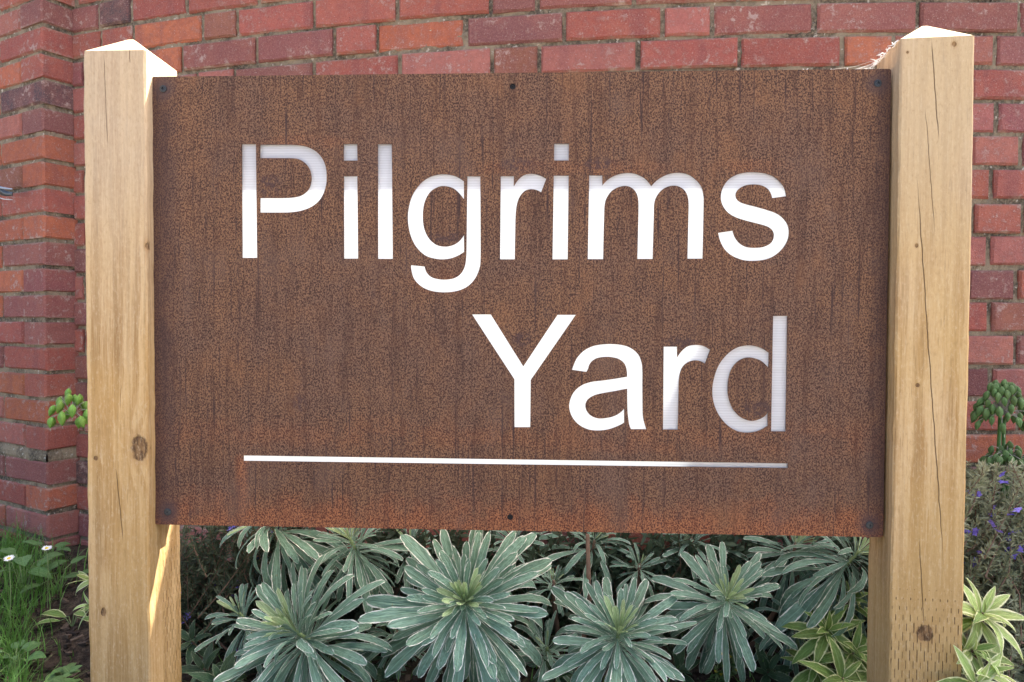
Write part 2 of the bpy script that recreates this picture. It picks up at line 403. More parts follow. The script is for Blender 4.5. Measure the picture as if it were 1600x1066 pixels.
LET = [
 crop(C((87, 75), (202, 75), (212, 980), (92, 980)), *c1),
 crop([(232, 80, 1), (420, 80), (500, 81), (600, 95), (690, 145), (745, 225), (764, 330), (752, 430), (712, 515), (650, 570), (570, 603), (480, 618), (400, 620), (234, 620, 1), (234, 504, 1), (400, 504), (500, 499), (570, 478), (620, 430), (640, 360), (632, 290), (600, 235), (550, 200), (490, 189), (400, 188), (232, 188, 1)], *c1),
 crop(C((895, 75), (1005, 75), (1008, 208), (897, 208)), *c1), crop(C((898, 330), (1007, 330), (1013, 985), (900, 985)), *c1),
 crop(C((1168, 75), (1280, 75), (1288, 987), (1170, 987)), *c1),
 crop([(508, 160, 1), (440, 120), (350, 106), (260, 122), (180, 175), (115, 270), (83, 400), (92, 530), (135, 640), (210, 718), (300, 748), (390, 748), (460, 725), (509, 695, 1), (508, 568, 1), (470, 615), (420, 645), (360, 655), (295, 640), (240, 590), (205, 510), (197, 410), (210, 320), (250, 245), (310, 205), (360, 197), (420, 210), (465, 243), (508, 295, 1)], *c2),
 crop([(533, 122, 1), (632, 122, 1), (634, 500), (634, 740), (625, 820), (590, 900), (530, 960), (450, 992), (360, 1001), (270, 992), (190, 960), (130, 900), (108, 830), (106, 795, 1), (210, 806, 1), (225, 850), (265, 888), (340, 905), (420, 898), (475, 868), (510, 815), (525, 730), (528, 560), (533, 122, 1)][:-1], *c2),
 crop([(63, 330, 1), (167, 330, 1), (166, 410, 1), (200, 360), (245, 322), (305, 310), (370, 322), (425, 350, 1), (383, 458, 1), (340, 438), (290, 435), (245, 455), (210, 500), (190, 560), (181, 640), (178, 760), (174, 990, 1), (57, 990, 1)], *c3),
 crop(C((487, 70), (605, 70), (602, 206), (486, 206)), *c3), crop(C((484, 325), (602, 325), (594, 990), (474, 990)), *c3),
 crop([(68, 148, 1), (195, 148, 1), (197, 245, 1), (250, 190), (330, 145), (430, 124), (520, 132), (600, 170), (650, 215), (675, 255, 1), (740, 190), (830, 140), (930, 122), (1030, 135), (1110, 185), (1165, 255), (1188, 340), (1191, 450), (1180, 965, 1), (1030, 965, 1), (1038, 600), (1041, 430), (1030, 350), (1000, 295), (950, 260), (895, 250), (830, 262), (770, 300), (725, 360), (705, 430), (702, 540), (690, 968, 1), (539, 968, 1), (548, 600), (550, 430), (540, 350), (510, 295), (465, 262), (410, 253), (345, 268), (285, 305), (240, 365), (220, 430), (214, 540), (204, 970, 1), (53, 970, 1)], *c4),
 crop([(745, 352, 1), (606, 371, 1), (590, 320), (555, 275), (500, 247), (425, 237), (340, 248), (275, 285), (250, 335), (265, 385), (320, 420), (430, 450), (560, 487), (660, 525), (730, 585), (768, 660), (768, 750), (735, 830), (670, 905), (580, 960), (460, 985), (340, 982), (230, 945), (150, 885), (100, 800), (75, 712, 1), (220, 690, 1), (240, 750), (285, 810), (350, 848), (430, 858), (520, 850), (590, 815), (620, 760), (615, 700), (570, 655), (480, 625), (350, 592), (240, 555), (165, 505), (115, 430), (103, 350), (125, 265), (180, 190), (260, 140), (350, 118), (430, 115), (530, 125), (620, 158), (690, 215), (730, 280)], *c5),
 crop(C((38, 57), (187, 57), (445, 470), (717, 60), (862, 60), (504, 577), (500, 953), (375, 953), (374, 572)), *c6),
 crop([(87, 362, 1), (105, 310), (140, 240), (210, 170), (310, 125), (440, 110), (570, 118), (665, 150), (735, 210), (768, 285), (778, 370), (778, 500), (780, 760), (788, 850), (815, 945, 1), (665, 945, 1), (648, 900), (636, 820), (630, 740), (627, 547, 1), (500, 572), (360, 597), (290, 620), (240, 655), (218, 705), (228, 760), (270, 810), (340, 838), (420, 835), (500, 815), (560, 780), (598, 742, 1), (598, 882, 1), (540, 912), (450, 945), (350, 958), (250, 948), (160, 905), (95, 835), (62, 750), (65, 670), (105, 580), (180, 515), (280, 480), (420, 463), (627, 430, 1), (622, 360), (600, 300), (550, 258), (490, 240), (420, 235), (340, 245), (285, 275), (255, 315), (245, 350), (228, 383, 1)], *c7),
 crop([(985, 135, 1), (1117, 135, 1), (1118, 238, 1), (1160, 180), (1220, 132), (1300, 118), (1380, 130), (1442, 165, 1), (1392, 300, 1), (1340, 275), (1280, 270), (1220, 290), (1170, 335), (1145, 400), (1134, 480), (1132, 620), (1124, 948, 1), (978, 948, 1)], *c7),
 crop([(417, 292, 1), (370, 262), (300, 245), (220, 255), (150, 300), (90, 380), (57, 490), (58, 590), (90, 680), (150, 755), (220, 795), (290, 803), (355, 790), (410, 760, 1), (410, 672, 1), (385, 700), (340, 722), (290, 726), (230, 700), (180, 640), (155, 560), (155, 480), (175, 400), (220, 345), (270, 323), (320, 325), (370, 345), (415, 388, 1)], *c8),
 crop(C((443, 55), (536, 55), (524, 795), (430, 795)), *c8),
 C((380, 711.8), (1231.5, 723.8), (1231.5, 731.4), (380, 720.4)),
]
HOLES = [(801, 135), (797, 808)]; SCREWS = [(255, 139), (1371.5, 130), (262, 800), (1358.5, 820)]
def build_plate(mat):
    cu = bpy.data.curves.new('plate_outline', 'CURVE'); cu.dimensions = '2D'; cu.fill_mode = 'BOTH'; cu.extrude = .0015
    def spl(pts):
        s = cu.splines.new('POLY'); s.points.add(len(pts) - 1); s.use_cyclic_u = True
        for p, q in zip(s.points, pts): p.co = (q[0], q[1], 0, 1)
    rc = .004; edge = []
    for (cx, cy, a0) in ((rc, rc, 180), (PW - rc, rc, 270), (PW - rc, PH - rc, 0), (rc, PH - rc, 90)):
        for j in range(5): a = math.radians(a0 + 90 * j / 4); edge.append((cx + rc * math.cos(a), cy + rc * math.sin(a)))
    spl(edge)
    for L in LET: spl([pan(*p) for p in outline(L)])
    for h in HOLES:
        c = pan(*h); spl([(c[0] + 0.0050 * math.cos(a * math.pi / 8), c[1] + 0.0050 * math.sin(a * math.pi / 8)) for a in range(16)])
    tmp = bpy.data.objects.new('tmp', cu); COL.objects.link(tmp)
    dg = bpy.context.evaluated_depsgraph_get(); me = bpy.data.meshes.new_from_object(tmp.evaluated_get(dg))
    bpy.data.objects.remove(tmp); bpy.data.curves.remove(cu)
    me.name = 'steel_plate'; me.materials.clear()
    co = np.empty(len(me.vertices) * 3); me.vertices.foreach_get('co', co); co = co.reshape(-1, 3)
    co = np.stack([co[:, 0], -co[:, 2] + .0015, co[:, 1]], 1); me.vertices.foreach_set('co', co.ravel()); me.update()
    return obj('steel_plate', me, mat, sign, rel(PORG), (0, 0, PYAW))

def mat_steel():
    t = NT('weathered_corten_steel'); v = t.co('Object'); x, y, z = t.xyz(v)
    big = t.noise(v, 5, 3, .6); mid = t.noise(v, 24, 3, .6)
    streak = t.noise(t.scalev(v, (75, 75, 5)), 1, 3, .6); streak2 = t.noise(t.scalev(v, (190, 190, 16)), 1, 2, .6)
    fine = t.noise(t.scalev(v, (1, 1, .72)), 470, 2, .55, .5); fine2 = t.noise(t.scalev(v, (1, 1, .6))  , 210, 2, .6)
    light = t.mix(t.step(big, .38, .62), (.190, .107, .068), (.222, .116, .062))
    light = t.mix(t.step(mid, .45, .72, 0, .5), light, (.25, .132, .068))
    dark = t.mix(t.step(mid, .35, .65), (.050, .023, .017), (.072, .031, .020))
    # orange scale along the lower edge and running from the cut-outs
    low = t.step(t.math('ADD', z, t.math('MULTIPLY', t.math('SUBTRACT', mid, .5), .12)), .070, .0)
    band = t.math('MULTIPLY', t.step(z, .20, .155), t.step(z, .118, .15)); band = t.math('MULTIPLY', band, t.step(mid, .35, .6, .05, .30))
    run = t.math('MULTIPLY', t.step(t.math('ABSOLUTE', t.math('SUBTRACT', x, pan(378, 760)[0])), .016, .004), t.math('MULTIPLY', t.step(z, .125, .110), .8))
    ora = t.math('MAXIMUM', t.math('MAXIMUM', low, band), run)
    for (px, py, rx, rz) in ((820, 262, .10, .012), (960, 262, .09, .012), (1180, 258, .06, .012), (470, 222, .08, .012), (690, 440, .05, .02), (1000, 690, .22, .02), (1180, 395, .05, .012)):
        cx, cz = pan(px, py)
        dd = t.math('ADD', t.math('POWER', t.math('DIVIDE', t.math('SUBTRACT', x, cx), rx), 2.0), t.math('POWER', t.math('DIVIDE', t.math('SUBTRACT', z, cz), rz), 2.0))
        ora = t.math('MAXIMUM', ora, t.math('MULTIPLY', t.step(dd, 1.6, .1), t.step(mid, .3, .6, .05, .32)))
    light = t.mix(t.math('MULTIPLY', ora, .72), light, (.40, .150, .060)); dark = t.mix(t.math('MULTIPLY', ora, .7), dark, (.115, .032, .016))
    m = t.step(t.math('ADD', t.math('MULTIPLY', fine, .84), t.math('MULTIPLY', fine2, .16)), .43, .57)
    m = t.math('MULTIPLY', m, t.step(streak, .34, .50, .58, 1.0)); m = t.math('MULTIPLY', m, t.step(streak2, .34, .46, .62, 1.0))
    col = t.mix(m, dark, light)
    thin = t.noise(t.scalev(v, (170, 170, 4.5)), 1, 3, .65, .3); col = t.mix(t.math('MULTIPLY', t.step(thin, .42, .34), t.step(big, .40, .60, .25, .9)), col, (.040, .022, .022))
    pat = t.noise(t.scalev(v, (11, 11, 6)), 1, 4, .65); col = t.mix(t.step(pat, .52, .68, 0, .30), col, (.15, .093, .070)); col = t.mix(t.step(pat, .44, .30, 0, .28), col, (.26, .115, .05))
    # dark oily blotches and handled edges
    bl = t.step(t.noise(t.scalev(v, (26, 26, 14)), 1, 3, .6), .66, .76, 0, .55); col = t.mix(bl, col, (.055, .030, .028))
    for (px, py, rx, rz) in ((810, 258, .03, .012), (935, 256, .03, .010), (815, 530, .016, .012), (1062, 535, .028, .010), (1185, 640, .03, .014), (700, 372, .035, .010), (468, 630, .012, .016), (420, 290, .02, .02)):
        cx, cz = pan(px, py)
        dd = t.math('ADD', t.math('POWER', t.math('DIVIDE', t.math('SUBTRACT', x, cx), rx), 2.0), t.math('POWER', t.math('DIVIDE', t.math('SUBTRACT', z, cz), rz), 2.0))
        col = t.mix(t.math('MULTIPLY', t.step(dd, 1.5, .2), t.step(t.noise(v, 120, 2), .38, .6, 0, .75)), col, (.06, .034, .034))
    wob = t.math('MULTIPLY', t.math('SUBTRACT', mid, .5), .05)
    el = t.step(t.math('ADD', x, wob), .055, .012); er = t.step(t.math('ADD', t.math('SUBTRACT', PW, x), wob), .035, .002)
    col = t.mix(t.math('MULTIPLY', t.math('MAXIMUM', el, er), .55), col, (.055, .031, .030))
    for (px, py) in SCREWS:
        cx, cz = pan(px, py)
        dd = t.math('SQRT', t.math('ADD', t.math('POWER', t.math('SUBTRACT', x, cx), 2.0), t.math('POWER', t.math('SUBTRACT', z, cz), 2.0)))
        col = t.mix(t.step(dd, .028, .006, 0, .75), col, (.07, .045, .045))
    h = t.math('ADD', t.math('MULTIPLY', fine, .8), t.math('MULTIPLY', mid, .4))
    t.bsdf(col, .72, h, .0012, .5, .25); return t.m
def mat_sheet():
    t = NT('white_twin_wall_polycarbonate'); x, y, z = t.xyz(t.co('Object'))
    fl = t.math('SINE', t.math('MULTIPLY', z, 2 * math.pi / .0042)); fl2 = t.noise(t.scalev(t.co('Object'), (3, 3, 130)), 1, 2)
    k = t.math('ADD', t.math('MULTIPLY', fl, .05), t.math('MULTIPLY', fl2, .16)); k = t.math('ADD', k, .80)
    col = t.comb(t.math('MULTIPLY', k, .965), k, t.math('MULTIPLY', k, 1.03, clamp=True))
    d = t.n('ShaderNodeBsdfDiffuse'); t.set(d.inputs[0], col); tr = t.n('ShaderNodeBsdfTranslucent'); t.set(tr.inputs[0], t.mix(1.0, col, (1.0, 1.0, 1.0), 'MULTIPLY'))
    g = t.n('ShaderNodeBsdfGlossy'); g.inputs['Roughness'].default_value = .25
    m = t.n('ShaderNodeMixShader'); m.inputs[0].default_value = .58; t.t.links.new(d.outputs[0], m.inputs[1]); t.t.links.new(tr.outputs[0], m.inputs[2])
    m2 = t.n('ShaderNodeMixShader'); m2.inputs[0].default_value = .04; t.t.links.new(m.outputs[0], m2.inputs[1]); t.t.links.new(g.outputs[0], m2.inputs[2])
    t.t.links.new(m2.outputs[0], t.out.inputs[0]); return t.m
def plain(name, col, rough=.6, metal=0.0, spec=.4):
    t = NT(name); n = t.noise(t.co('Object'), 90, 3); c2 = tuple(min(1, c * 1.35) for c in col)
    p = t.bsdf(t.mix(n, tuple(c * .75 for c in col), c2), rough, None, spec=spec); p.inputs['Metallic'].default_value = metal; return t.m
STEEL, SHEET, BLACK = mat_steel(), mat_sheet(), plain('blackened_screw_steel', (.045, .05, .055), .45, .6)

def mat_wood(name, knots=(), cracks=(), incise=None, seed=0.0, pale_top=0.0, green=0.0):
    t = NT(name); v = t.co('Object'); x, y, z = t.xyz(v)
    # growth rings round a pith outside the section, bent by the knots
    wz = t.noise(t.comb(0.0, seed, t.math('MULTIPLY', z, 2.2)), 1.0, 2)
    px_ = t.math('ADD', x, t.math('ADD', t.math('MULTIPLY', wz, .035), .012 - .02)); py_ = t.math('ADD', y, -.075)
    r = t.math('SQRT', t.math('ADD', t.math('POWER', px_, 2.0), t.math('MULTIPLY', t.math('POWER', py_, 2.0), .35)))
    r = t.math('ADD', r, t.math('MULTIPLY', t.noise(t.scalev(v, (9, 9, 1.6), (seed, 0, 0)), 1, 3, .55), .022))
    front = t.step(y, -.040, -.047); kcol = None; halo = None
    for (kx, kz, kr, st) in knots:
        dx = t.math('SUBTRACT', x, kx); dz = t.math('DIVIDE', t.math('SUBTRACT', z, kz), st)
        d = t.math('SQRT', t.math('ADD', t.math('MULTIPLY', dx, dx), t.math('MULTIPLY', dz, dz)))
        g = t.math('EXPONENT', t.math('MULTIPLY', t.math('POWER', t.math('DIVIDE', d, kr * 2.3), 2.0), -1.0))
        r = t.math('ADD', r, t.math('MULTIPLY', t.math('MULTIPLY', g, front), kr * .9))
        d = t.math('ADD', d, t.math('MULTIPLY', t.math('SUBTRACT', t.noise(v, 130, 2), .5), kr * .55))
        k = t.math('MULTIPLY', t.step(d, kr * 1.08, kr * .80), front); hl = t.math('MULTIPLY', t.step(d, kr * 1.9, kr * 1.0), front)
        kcol = k if kcol is None else t.math('MAXIMUM', kcol, k); halo = hl if halo is None else t.math('MAXIMUM', halo, hl)
    ring = t.math('FRACT', t.math('MULTIPLY', r, 88.0)); late = t.math('MULTIPLY', t.step(ring, .25, .80), t.step(ring, 1.0, .90))
    fib = t.noise(t.scalev(v, (420, 420, 14), (seed, 0, 0)), 1, 3, .6); fib2 = t.noise(t.scalev(v, (90, 90, 3), (seed, 3, 0)), 1, 3, .6)
    saw = t.noise(t.scalev(v, (110, 110, 330), (0, seed, 0)), 1, 2, .6)
    blot = t.noise(t.scalev(v, (7, 7, 3), (seed, 0, 1)), 1, 2, .5)
    col = t.mix(late, (.56, .380, .190), (.36, .205, .078))
    col = t.mix(t.step(fib, .35, .65, 0, .65), col, (.62, .45, .25)); col = t.mix(t.step(fib2, .44, .66, 0, .70), col, (.31, .185, .078))
    col = t.mix(t.step(blot, .40, .62, 0, .5), col, (.56, .345, .125)); col = t.mix(t.step(saw, .60, .76, 0, .10), col, (.68, .55, .38))
    fleck = t.noise(t.scalev(v, (300, 300, 18), (0, seed, 2)), 1, 2, .6); col = t.mix(t.step(fleck, .60, .72, 0, .45), col, (.26, .155, .065)); col = t.mix(t.step(fleck, .40, .30, 0, .35), col, (.68, .53, .33))
    if pale_top: col = t.mix(t.step(z, .62, 1.05, 0, pale_top), col, (.52, .43, .33))     # weathered silver-grey towards the end grain
    col = t.mix(t.step(z, .55, .05, 0, .40), col, (.43, .275, .10))                        # damp, yellower towards the ground
    if green: col = t.mix(t.math('MULTIPLY', t.step(blot, .35, .65), green), col, (.36, .33, .17))
    if kcol is not None:
        col = t.mix(t.math('MULTIPLY', halo, .40), col, (.40, .24, .10)); kr_ = t.noise(t.scalev(v, (150, 150, 60)), 1, 3, .6)
        col = t.mix(kcol, col, t.mix(t.step(kr_, .35, .65), (.095, .052, .026), (.27, .16, .075)))
    dark = None
    for (ax, az, bx, bz, w) in cracks:
        sl = (bx - ax) / (bz - az); cx = t.math('ADD', t.math('MULTIPLY', t.math('SUBTRACT', z, az), sl), ax)
        cx = t.math('ADD', cx, t.math('MULTIPLY', t.math('SUBTRACT', t.noise(t.comb(seed, 0.0, z), 34, 3), .5), .0035))
        lo, hi = min(az, bz), max(az, bz); mid_, half = (lo + hi) / 2, (hi - lo) / 2
        rng = t.step(t.math('ABSOLUTE', t.math('SUBTRACT', z, mid_)), half, half * .6)
        k = t.step(t.math('ABSOLUTE', t.math('SUBTRACT', x, cx)), t.math('MULTIPLY', rng, w), t.math('MULTIPLY', rng, w * .35))
        k = t.math('MULTIPLY', t.math('MULTIPLY', k, front), t.math('GREATER_THAN', rng, .01))
        dark = k if dark is None else t.math('MAXIMUM', dark, k)
    if incise:
        axis, z_top, z_full, mn, mx = incise
        c = x if axis == 'x' else y; p, PZ = .0054, .030
        q = t.math('DIVIDE', c, p); ci = t.math('FLOOR', q); fx = t.math('ABSOLUTE', t.math('SUBTRACT', t.math('FRACT', q), .5))
        zz = t.math('ADD', t.math('DIVIDE', z, PZ), t.math('MULTIPLY', ci, .5)); fz = t.math('ABSOLUTE', t.math('SUBTRACT', t.math('FRACT', zz), .5))
        wnz = t.n('ShaderNodeTexWhiteNoise'); t.set(wnz.inputs['Vector'], t.comb(ci, t.math('FLOOR', zz), 0.0)); rv = wnz.outputs['Value']
        ln = t.math('MULTIPLY', t.step(z, z_top, z_full, 0, .36), t.math('ADD', .45, t.math('MULTIPLY', rv, .6)))
        rg = t.math('MULTIPLY', t.math('GREATER_THAN', c, mn), t.math('LESS_THAN', c, mx))
        nrm = t.xyz(t.n('ShaderNodeNewGeometry').outputs['True Normal'])
        rg = t.math('MULTIPLY', rg, t.math('GREATER_THAN', t.math('ABSOLUTE', nrm[1 if axis == 'x' else 0]), .6))
        k = t.math('MULTIPLY', t.math('MULTIPLY', t.step(fx, t.math('ADD', .07, t.math('MULTIPLY', rv, .12)), .03), t.step(fz, ln, t.math('MULTIPLY', ln, .7))), rg); k = t.math('MULTIPLY', k, t.math('ADD', .5, t.math('MULTIPLY', t.noise(v, 300, 2), .8)), clamp=True)
        dark = k if dark is None else t.math('MAXIMUM', dark, k)
    fuzz = t.noise(t.scalev(v, (260, 260, 120)), 1, 3, .7); col = t.mix(t.step(fuzz, .52, .70, 0, .30), col, (.66, .52, .34)); col = t.mix(t.step(fuzz, .46, .30, 0, .28), col, (.30, .19, .085))
    h = t.math('ADD', t.math('MULTIPLY', fib, .5), t.math('MULTIPLY', fuzz, .6))
    if dark is not None:
        col = t.mix(t.math('MULTIPLY', dark, .9), col, (.085, .050, .025)); h = t.math('SUBTRACT', h, t.math('MULTIPLY', dark, 2.2))
    if kcol is not None: h = t.math('SUBTRACT', h, t.math('MULTIPLY', kcol, .5))
    t.bsdf(col, .8, h, .0012, .7, .15); return t.m

def post_mesh(w, zt, rise, seed):
    r = random.Random(seed); v = []; f = []; b = .0028; h = w / 2; nz = 60
    ring = [(-h + b, -h), (h - b, -h), (h, -h + b), (h, h - b), (h - b, h), (-h + b, h), (-h, h - b), (-h, -h + b)]
    for j in range(nz + 1):
        z = -.15 + (zt + .15) * j / nz; sx = .0012 * mnoise.noise((z * 3, seed, 0)); sy = .0012 * mnoise.noise((z * 3, seed, 9))
        for k, (x, y) in enumerate(ring):
            e = .0011 * mnoise.noise((z * 38, k * 3.1, seed)) + .0006 * r.uniform(-1, 1); v.append((x + sx + e, y + sy + e * .5, z))
    for j in range(nz):
        for k in range(8): f.append((j * 8 + k, j * 8 + (k + 1) % 8, j * 8 + 8 + (k + 1) % 8, j * 8 + 8 + k))
    f.append(tuple(range(7, -1, -1))); o = nz * 8
    ap = [(-.004, -.004), (.004, -.004), (.004, .004), (-.004, .004)]; q = len(v)
    for (x, y) in ap: v.append((x, y, zt + rise))
    f += [(o, o + 1, q + 1, q), (o + 1, o + 2, q + 1), (o + 2, o + 3, q + 2, q + 1), (o + 3, o + 4, q + 2), (o + 4, o + 5, q + 3, q + 2), (o + 5, o + 6, q + 3), (o + 6, o + 7, q, q + 3), (o + 7, o, q), (q, q + 1, q + 2, q + 3)]
    return mesh('post', v, f)
def post(B, yaw, w, side, zt, rise, name_mat, knots_px, cracks_px, incise, label, seed, **kw):
    u = Vector((math.cos(yaw), math.sin(yaw), 0)); n = Vector((-math.sin(yaw), math.cos(yaw), 0))
    cen = Vector((B[0], B[1], 0)) + (u * (-w / 2) if side == 'L' else u * (w / 2)) + n * (w / 2)
    org = cen - n * (w / 2)
    def loc(px, py):        # photo pixel on the post's front face -> local x, z
        d = ray(px, py); k = (org - CAM).dot(n) / d.dot(n); p = CAM + d * k; return (p - cen).dot(u), p.z
    kn = [(*loc(a, b), r, s) for a, b, r, s in knots_px]; cr = [(*loc(a, b), *loc(c, d), w_) for a, b, c, d, w_ in cracks_px]
    if incise: incise = (incise[0], loc(*incise[1])[1], loc(*incise[2])[1], incise[3], incise[4])
    zt = sum(loc(*q)[1] for q in zt) / len(zt)
    m = mat_wood(name_mat, kn, cr, incise, seed, **kw)
    o = obj('post', post_mesh(w, zt, rise, seed), m, sign, rel(cen), (0, 0, yaw)); o['label'] = label
    return cen, u, n, zt
def wpt(x, zdep, py=505):   # camera-frame horizontal point (right, forward) -> world x, y
    p = CAM + c2w(Vector((x, (py - 533) / F * zdep, zdep))); return (p.x, p.y)
PL = post(wpt(-.5993, 1.2144), math.radians(-3.375), .105, 'L', [(130, 80), (220, 78)], .036, 'left_post_pine',
          [(218, 700, .0145, 1.55), (162, 956, .005, 1.6), (150, 716, .004, 1.0), (233, 384, .007, 1.3)],
          [(162, 76, 169, 235, .0006), (203, 76, 203, 100, .0007), (181, 728, 193, 850, .0008), (190, 600, 188, 640, .0004)],
          ('y', (270, 850), (270, 930), -.012, .2), 'pale timber post with a dark oval knot, left of the plate', 1.7, pale_top=.55)
PR = post(wpt(.5985, 1.153), math.radians(-8.15), .107, 'R', [(1404, 61), (1518, 55)], .036, 'right_post_pine',
          [(1445, 990, .0135, 1.0), (1432, 384, .0028, 1.2), (1434, 602, .0035, 1.0), (1491, 69, .0035, 1.2), (1418, 82, .0022, 1)],
          [(1455, 56, 1467, 225, .0009), (1445, 160, 1461, 372, .0006), (1431, 250, 1476, 905, .0010), (1436, 835, 1444, 985, .0008)],
          ('x', (1445, 905), (1445, 1010), -.2, .2), 'yellow timber post with a long split and incised foot, right of the plate', 8.3, pale_top=.45, green=.12)

PLATE = build_plate(STEEL)
cy, sy = math.cos(PYAW), math.sin(PYAW)
def on_plate(x, y, z): return PORG + Vector((x * cy - y * sy, x * sy + y * cy, z))
RAILW = mat_wood('batten_pine', (), (), None, 4.4)
def sbox(name, x0, x1, y0, y1, z0, z1, mat, bev=.0015):
    v, f = box(x0, x1, y0, y1, z0, z1); return obj(name, mesh(name, v, f), mat, sign, rel(PORG), (0, 0, PYAW))
sbox('backing_sheet', .006, PW - .006, .0055, .0095, .006, PH - .006, SHEET)
TOPZ = pan(800, 208)[1]
sbox('rail', .03, PW - .03, .010, .046, TOPZ, PH - .004, RAILW); sbox('rail', .03, PW - .03, .010, .034, .004, .045, RAILW)
sbox('batten', .004, .028, .010, .052, .004, PH - .004, RAILW); sbox('batten', PW - .028, PW - .004, .010, .052, .004, PH - .004, RAILW)
def screw(px, py, recess, rad, mat=None):
    x, z = pan(px, py); mb = MB(); n = 20; v = []; prof = [(0, .0002), (rad * .72, 0), (rad * .95, .0004), (rad, .0012), (rad * .9, .0035)]
    star = lambda a: rad * (.34 + .20 * max(0, math.cos(4 * a)) ** 2)
    for j in range(n): a = 2 * math.pi * j / n; v.append((star(a) * .85 * math.cos(a), .0016, star(a) * .85 * math.sin(a)))
    for j in range(n): a = 2 * math.pi * j / n; v.append((star(a) * math.cos(a), 0, star(a) * math.sin(a)))
    for (r, d) in prof[1:]:
        for j in range(n): a = 2 * math.pi * j / n; v.append((r * math.cos(a), d, r * math.sin(a)))
    f = [tuple(range(n))]
    for k in range(5):
        for j in range(n): f.append((k * n + j, (k + 1) * n + j, (k + 1) * n + (j + 1) % n, k * n + (j + 1) % n))
    mb.add(v, f); mb.build('screw', mat or BLACK, PLATE, (x, recess, z))
for s in SCREWS: screw(*s, -.0018, .0062)
HOLE_BLACK = plain('near_black_head', (.006, .006, .007), .7)  # near-black heads set into the plate holes to fill them dark
for s in HOLES: screw(*s, .0010, .0049, HOLE_BLACK)

# cobweb and wood fluff caught between plate and right post
def cobweb():
    mb = MB(); r = random.Random(5); pts = []
    cen, u, n, zt = PR; h = .107 / 2
    c0 = cen - u * h - n * h + Vector((0, 0, zt)); c1_ = cen - u * h + n * h + Vector((0, 0, zt))
    base = c0
    for k in range(26):
        t0 = r.random(); p = c0.lerp(c1_, t0) + Vector((-.002, 0, -.001)); q = p + Vector((r.uniform(-.012, .001), r.uniform(-.004, .004), r.uniform(-.007, .005)))
        mb.tube([p, p.lerp(q, .5) + Vector((0, 0, r.uniform(-.003, .003))), q], [.0010, .0008, .0003], 4)
    for k in range(9):
        a = c0.lerp(c1_, r.uniform(.45, 1)) + Vector((-.003, 0, r.uniform(-.012, 0))); b = on_plate(PW - r.uniform(.01, .13), .003 + r.uniform(0, .006), PH + .001)
        m = a.lerp(b, .5) + Vector((0, 0, -r.uniform(.002, .010))); mb.tube([a, a.lerp(m, .5), m, m.lerp(b, .6), b], .00022, 4)
    for k in range(22):
        b = on_plate(PW - .004 - abs(r.gauss(0, .05)), .003 + r.uniform(0, .006), PH + .0008); mb.tube([b, b + Vector((r.uniform(-.004, .004), 0, r.uniform(.0005, .003)))], [.0009, .0006], 4)
    t = NT('cobweb_silk'); t.bsdf((.80, .78, .74), .5)
    o = mb.build('cobweb', t.m); tag(o, 'dusty white cobweb between the right post top and the plate corner', 'cobweb')
cobweb()

# dark metal flange on the pier
def flange():
    t = plain('dark_zinc', (.10, .115, .13), .35, .7); root = empty('metal_flange', P(14, 298, 2.0), 'dark grey curled metal flange fixed to the left pier', 'bracket')
    c = P(14, 298, 2.0); nrm = -Rd
    def lip(py_off, wave, th, mat_col, nm, dep):
        v = []; f = []; n = 14
        for i in range(n + 1):
            s = i / n; base = Ld * (.075 * (1 - s) - .032) + nrm * (.006 + dep * math.sin(math.pi * min(1, s * .9 + .1)))
            zc = py_off - .012 * s + wave * math.sin(s * math.pi * 1.6) * (1 - s)
            for dz in (-th * (1 - .7 * s), th * (1 - .7 * s)):
                for dn in (0, .0025): v.append(tuple(base + nrm * dn + Vector((0, 0, zc + dz))))
        for i in range(n):
            a = i * 4; f += [(a + 1, a + 3, a + 7, a + 5), (a, a + 4, a + 6, a + 2), (a + 2, a + 6, a + 7, a + 3), (a, a + 1, a + 5, a + 4)]
        f += [(0, 2, 3, 1), (4 * n, 4 * n + 1, 4 * n + 3, 4 * n + 2)]
        obj(nm, mesh(nm, v, f, None, True), mat_col, root)
    lip(.012, .005, .0065, plain('pale_zinc', (.30, .34, .40), .35, .5), 'upper_lip', .022); lip(.0, .012, .016, t, 'body', .010); lip(-.016, .012, .0026, plain('zinc_edge', (.55, .56, .55), .35, .5), 'lower_edge', .020)
flange()

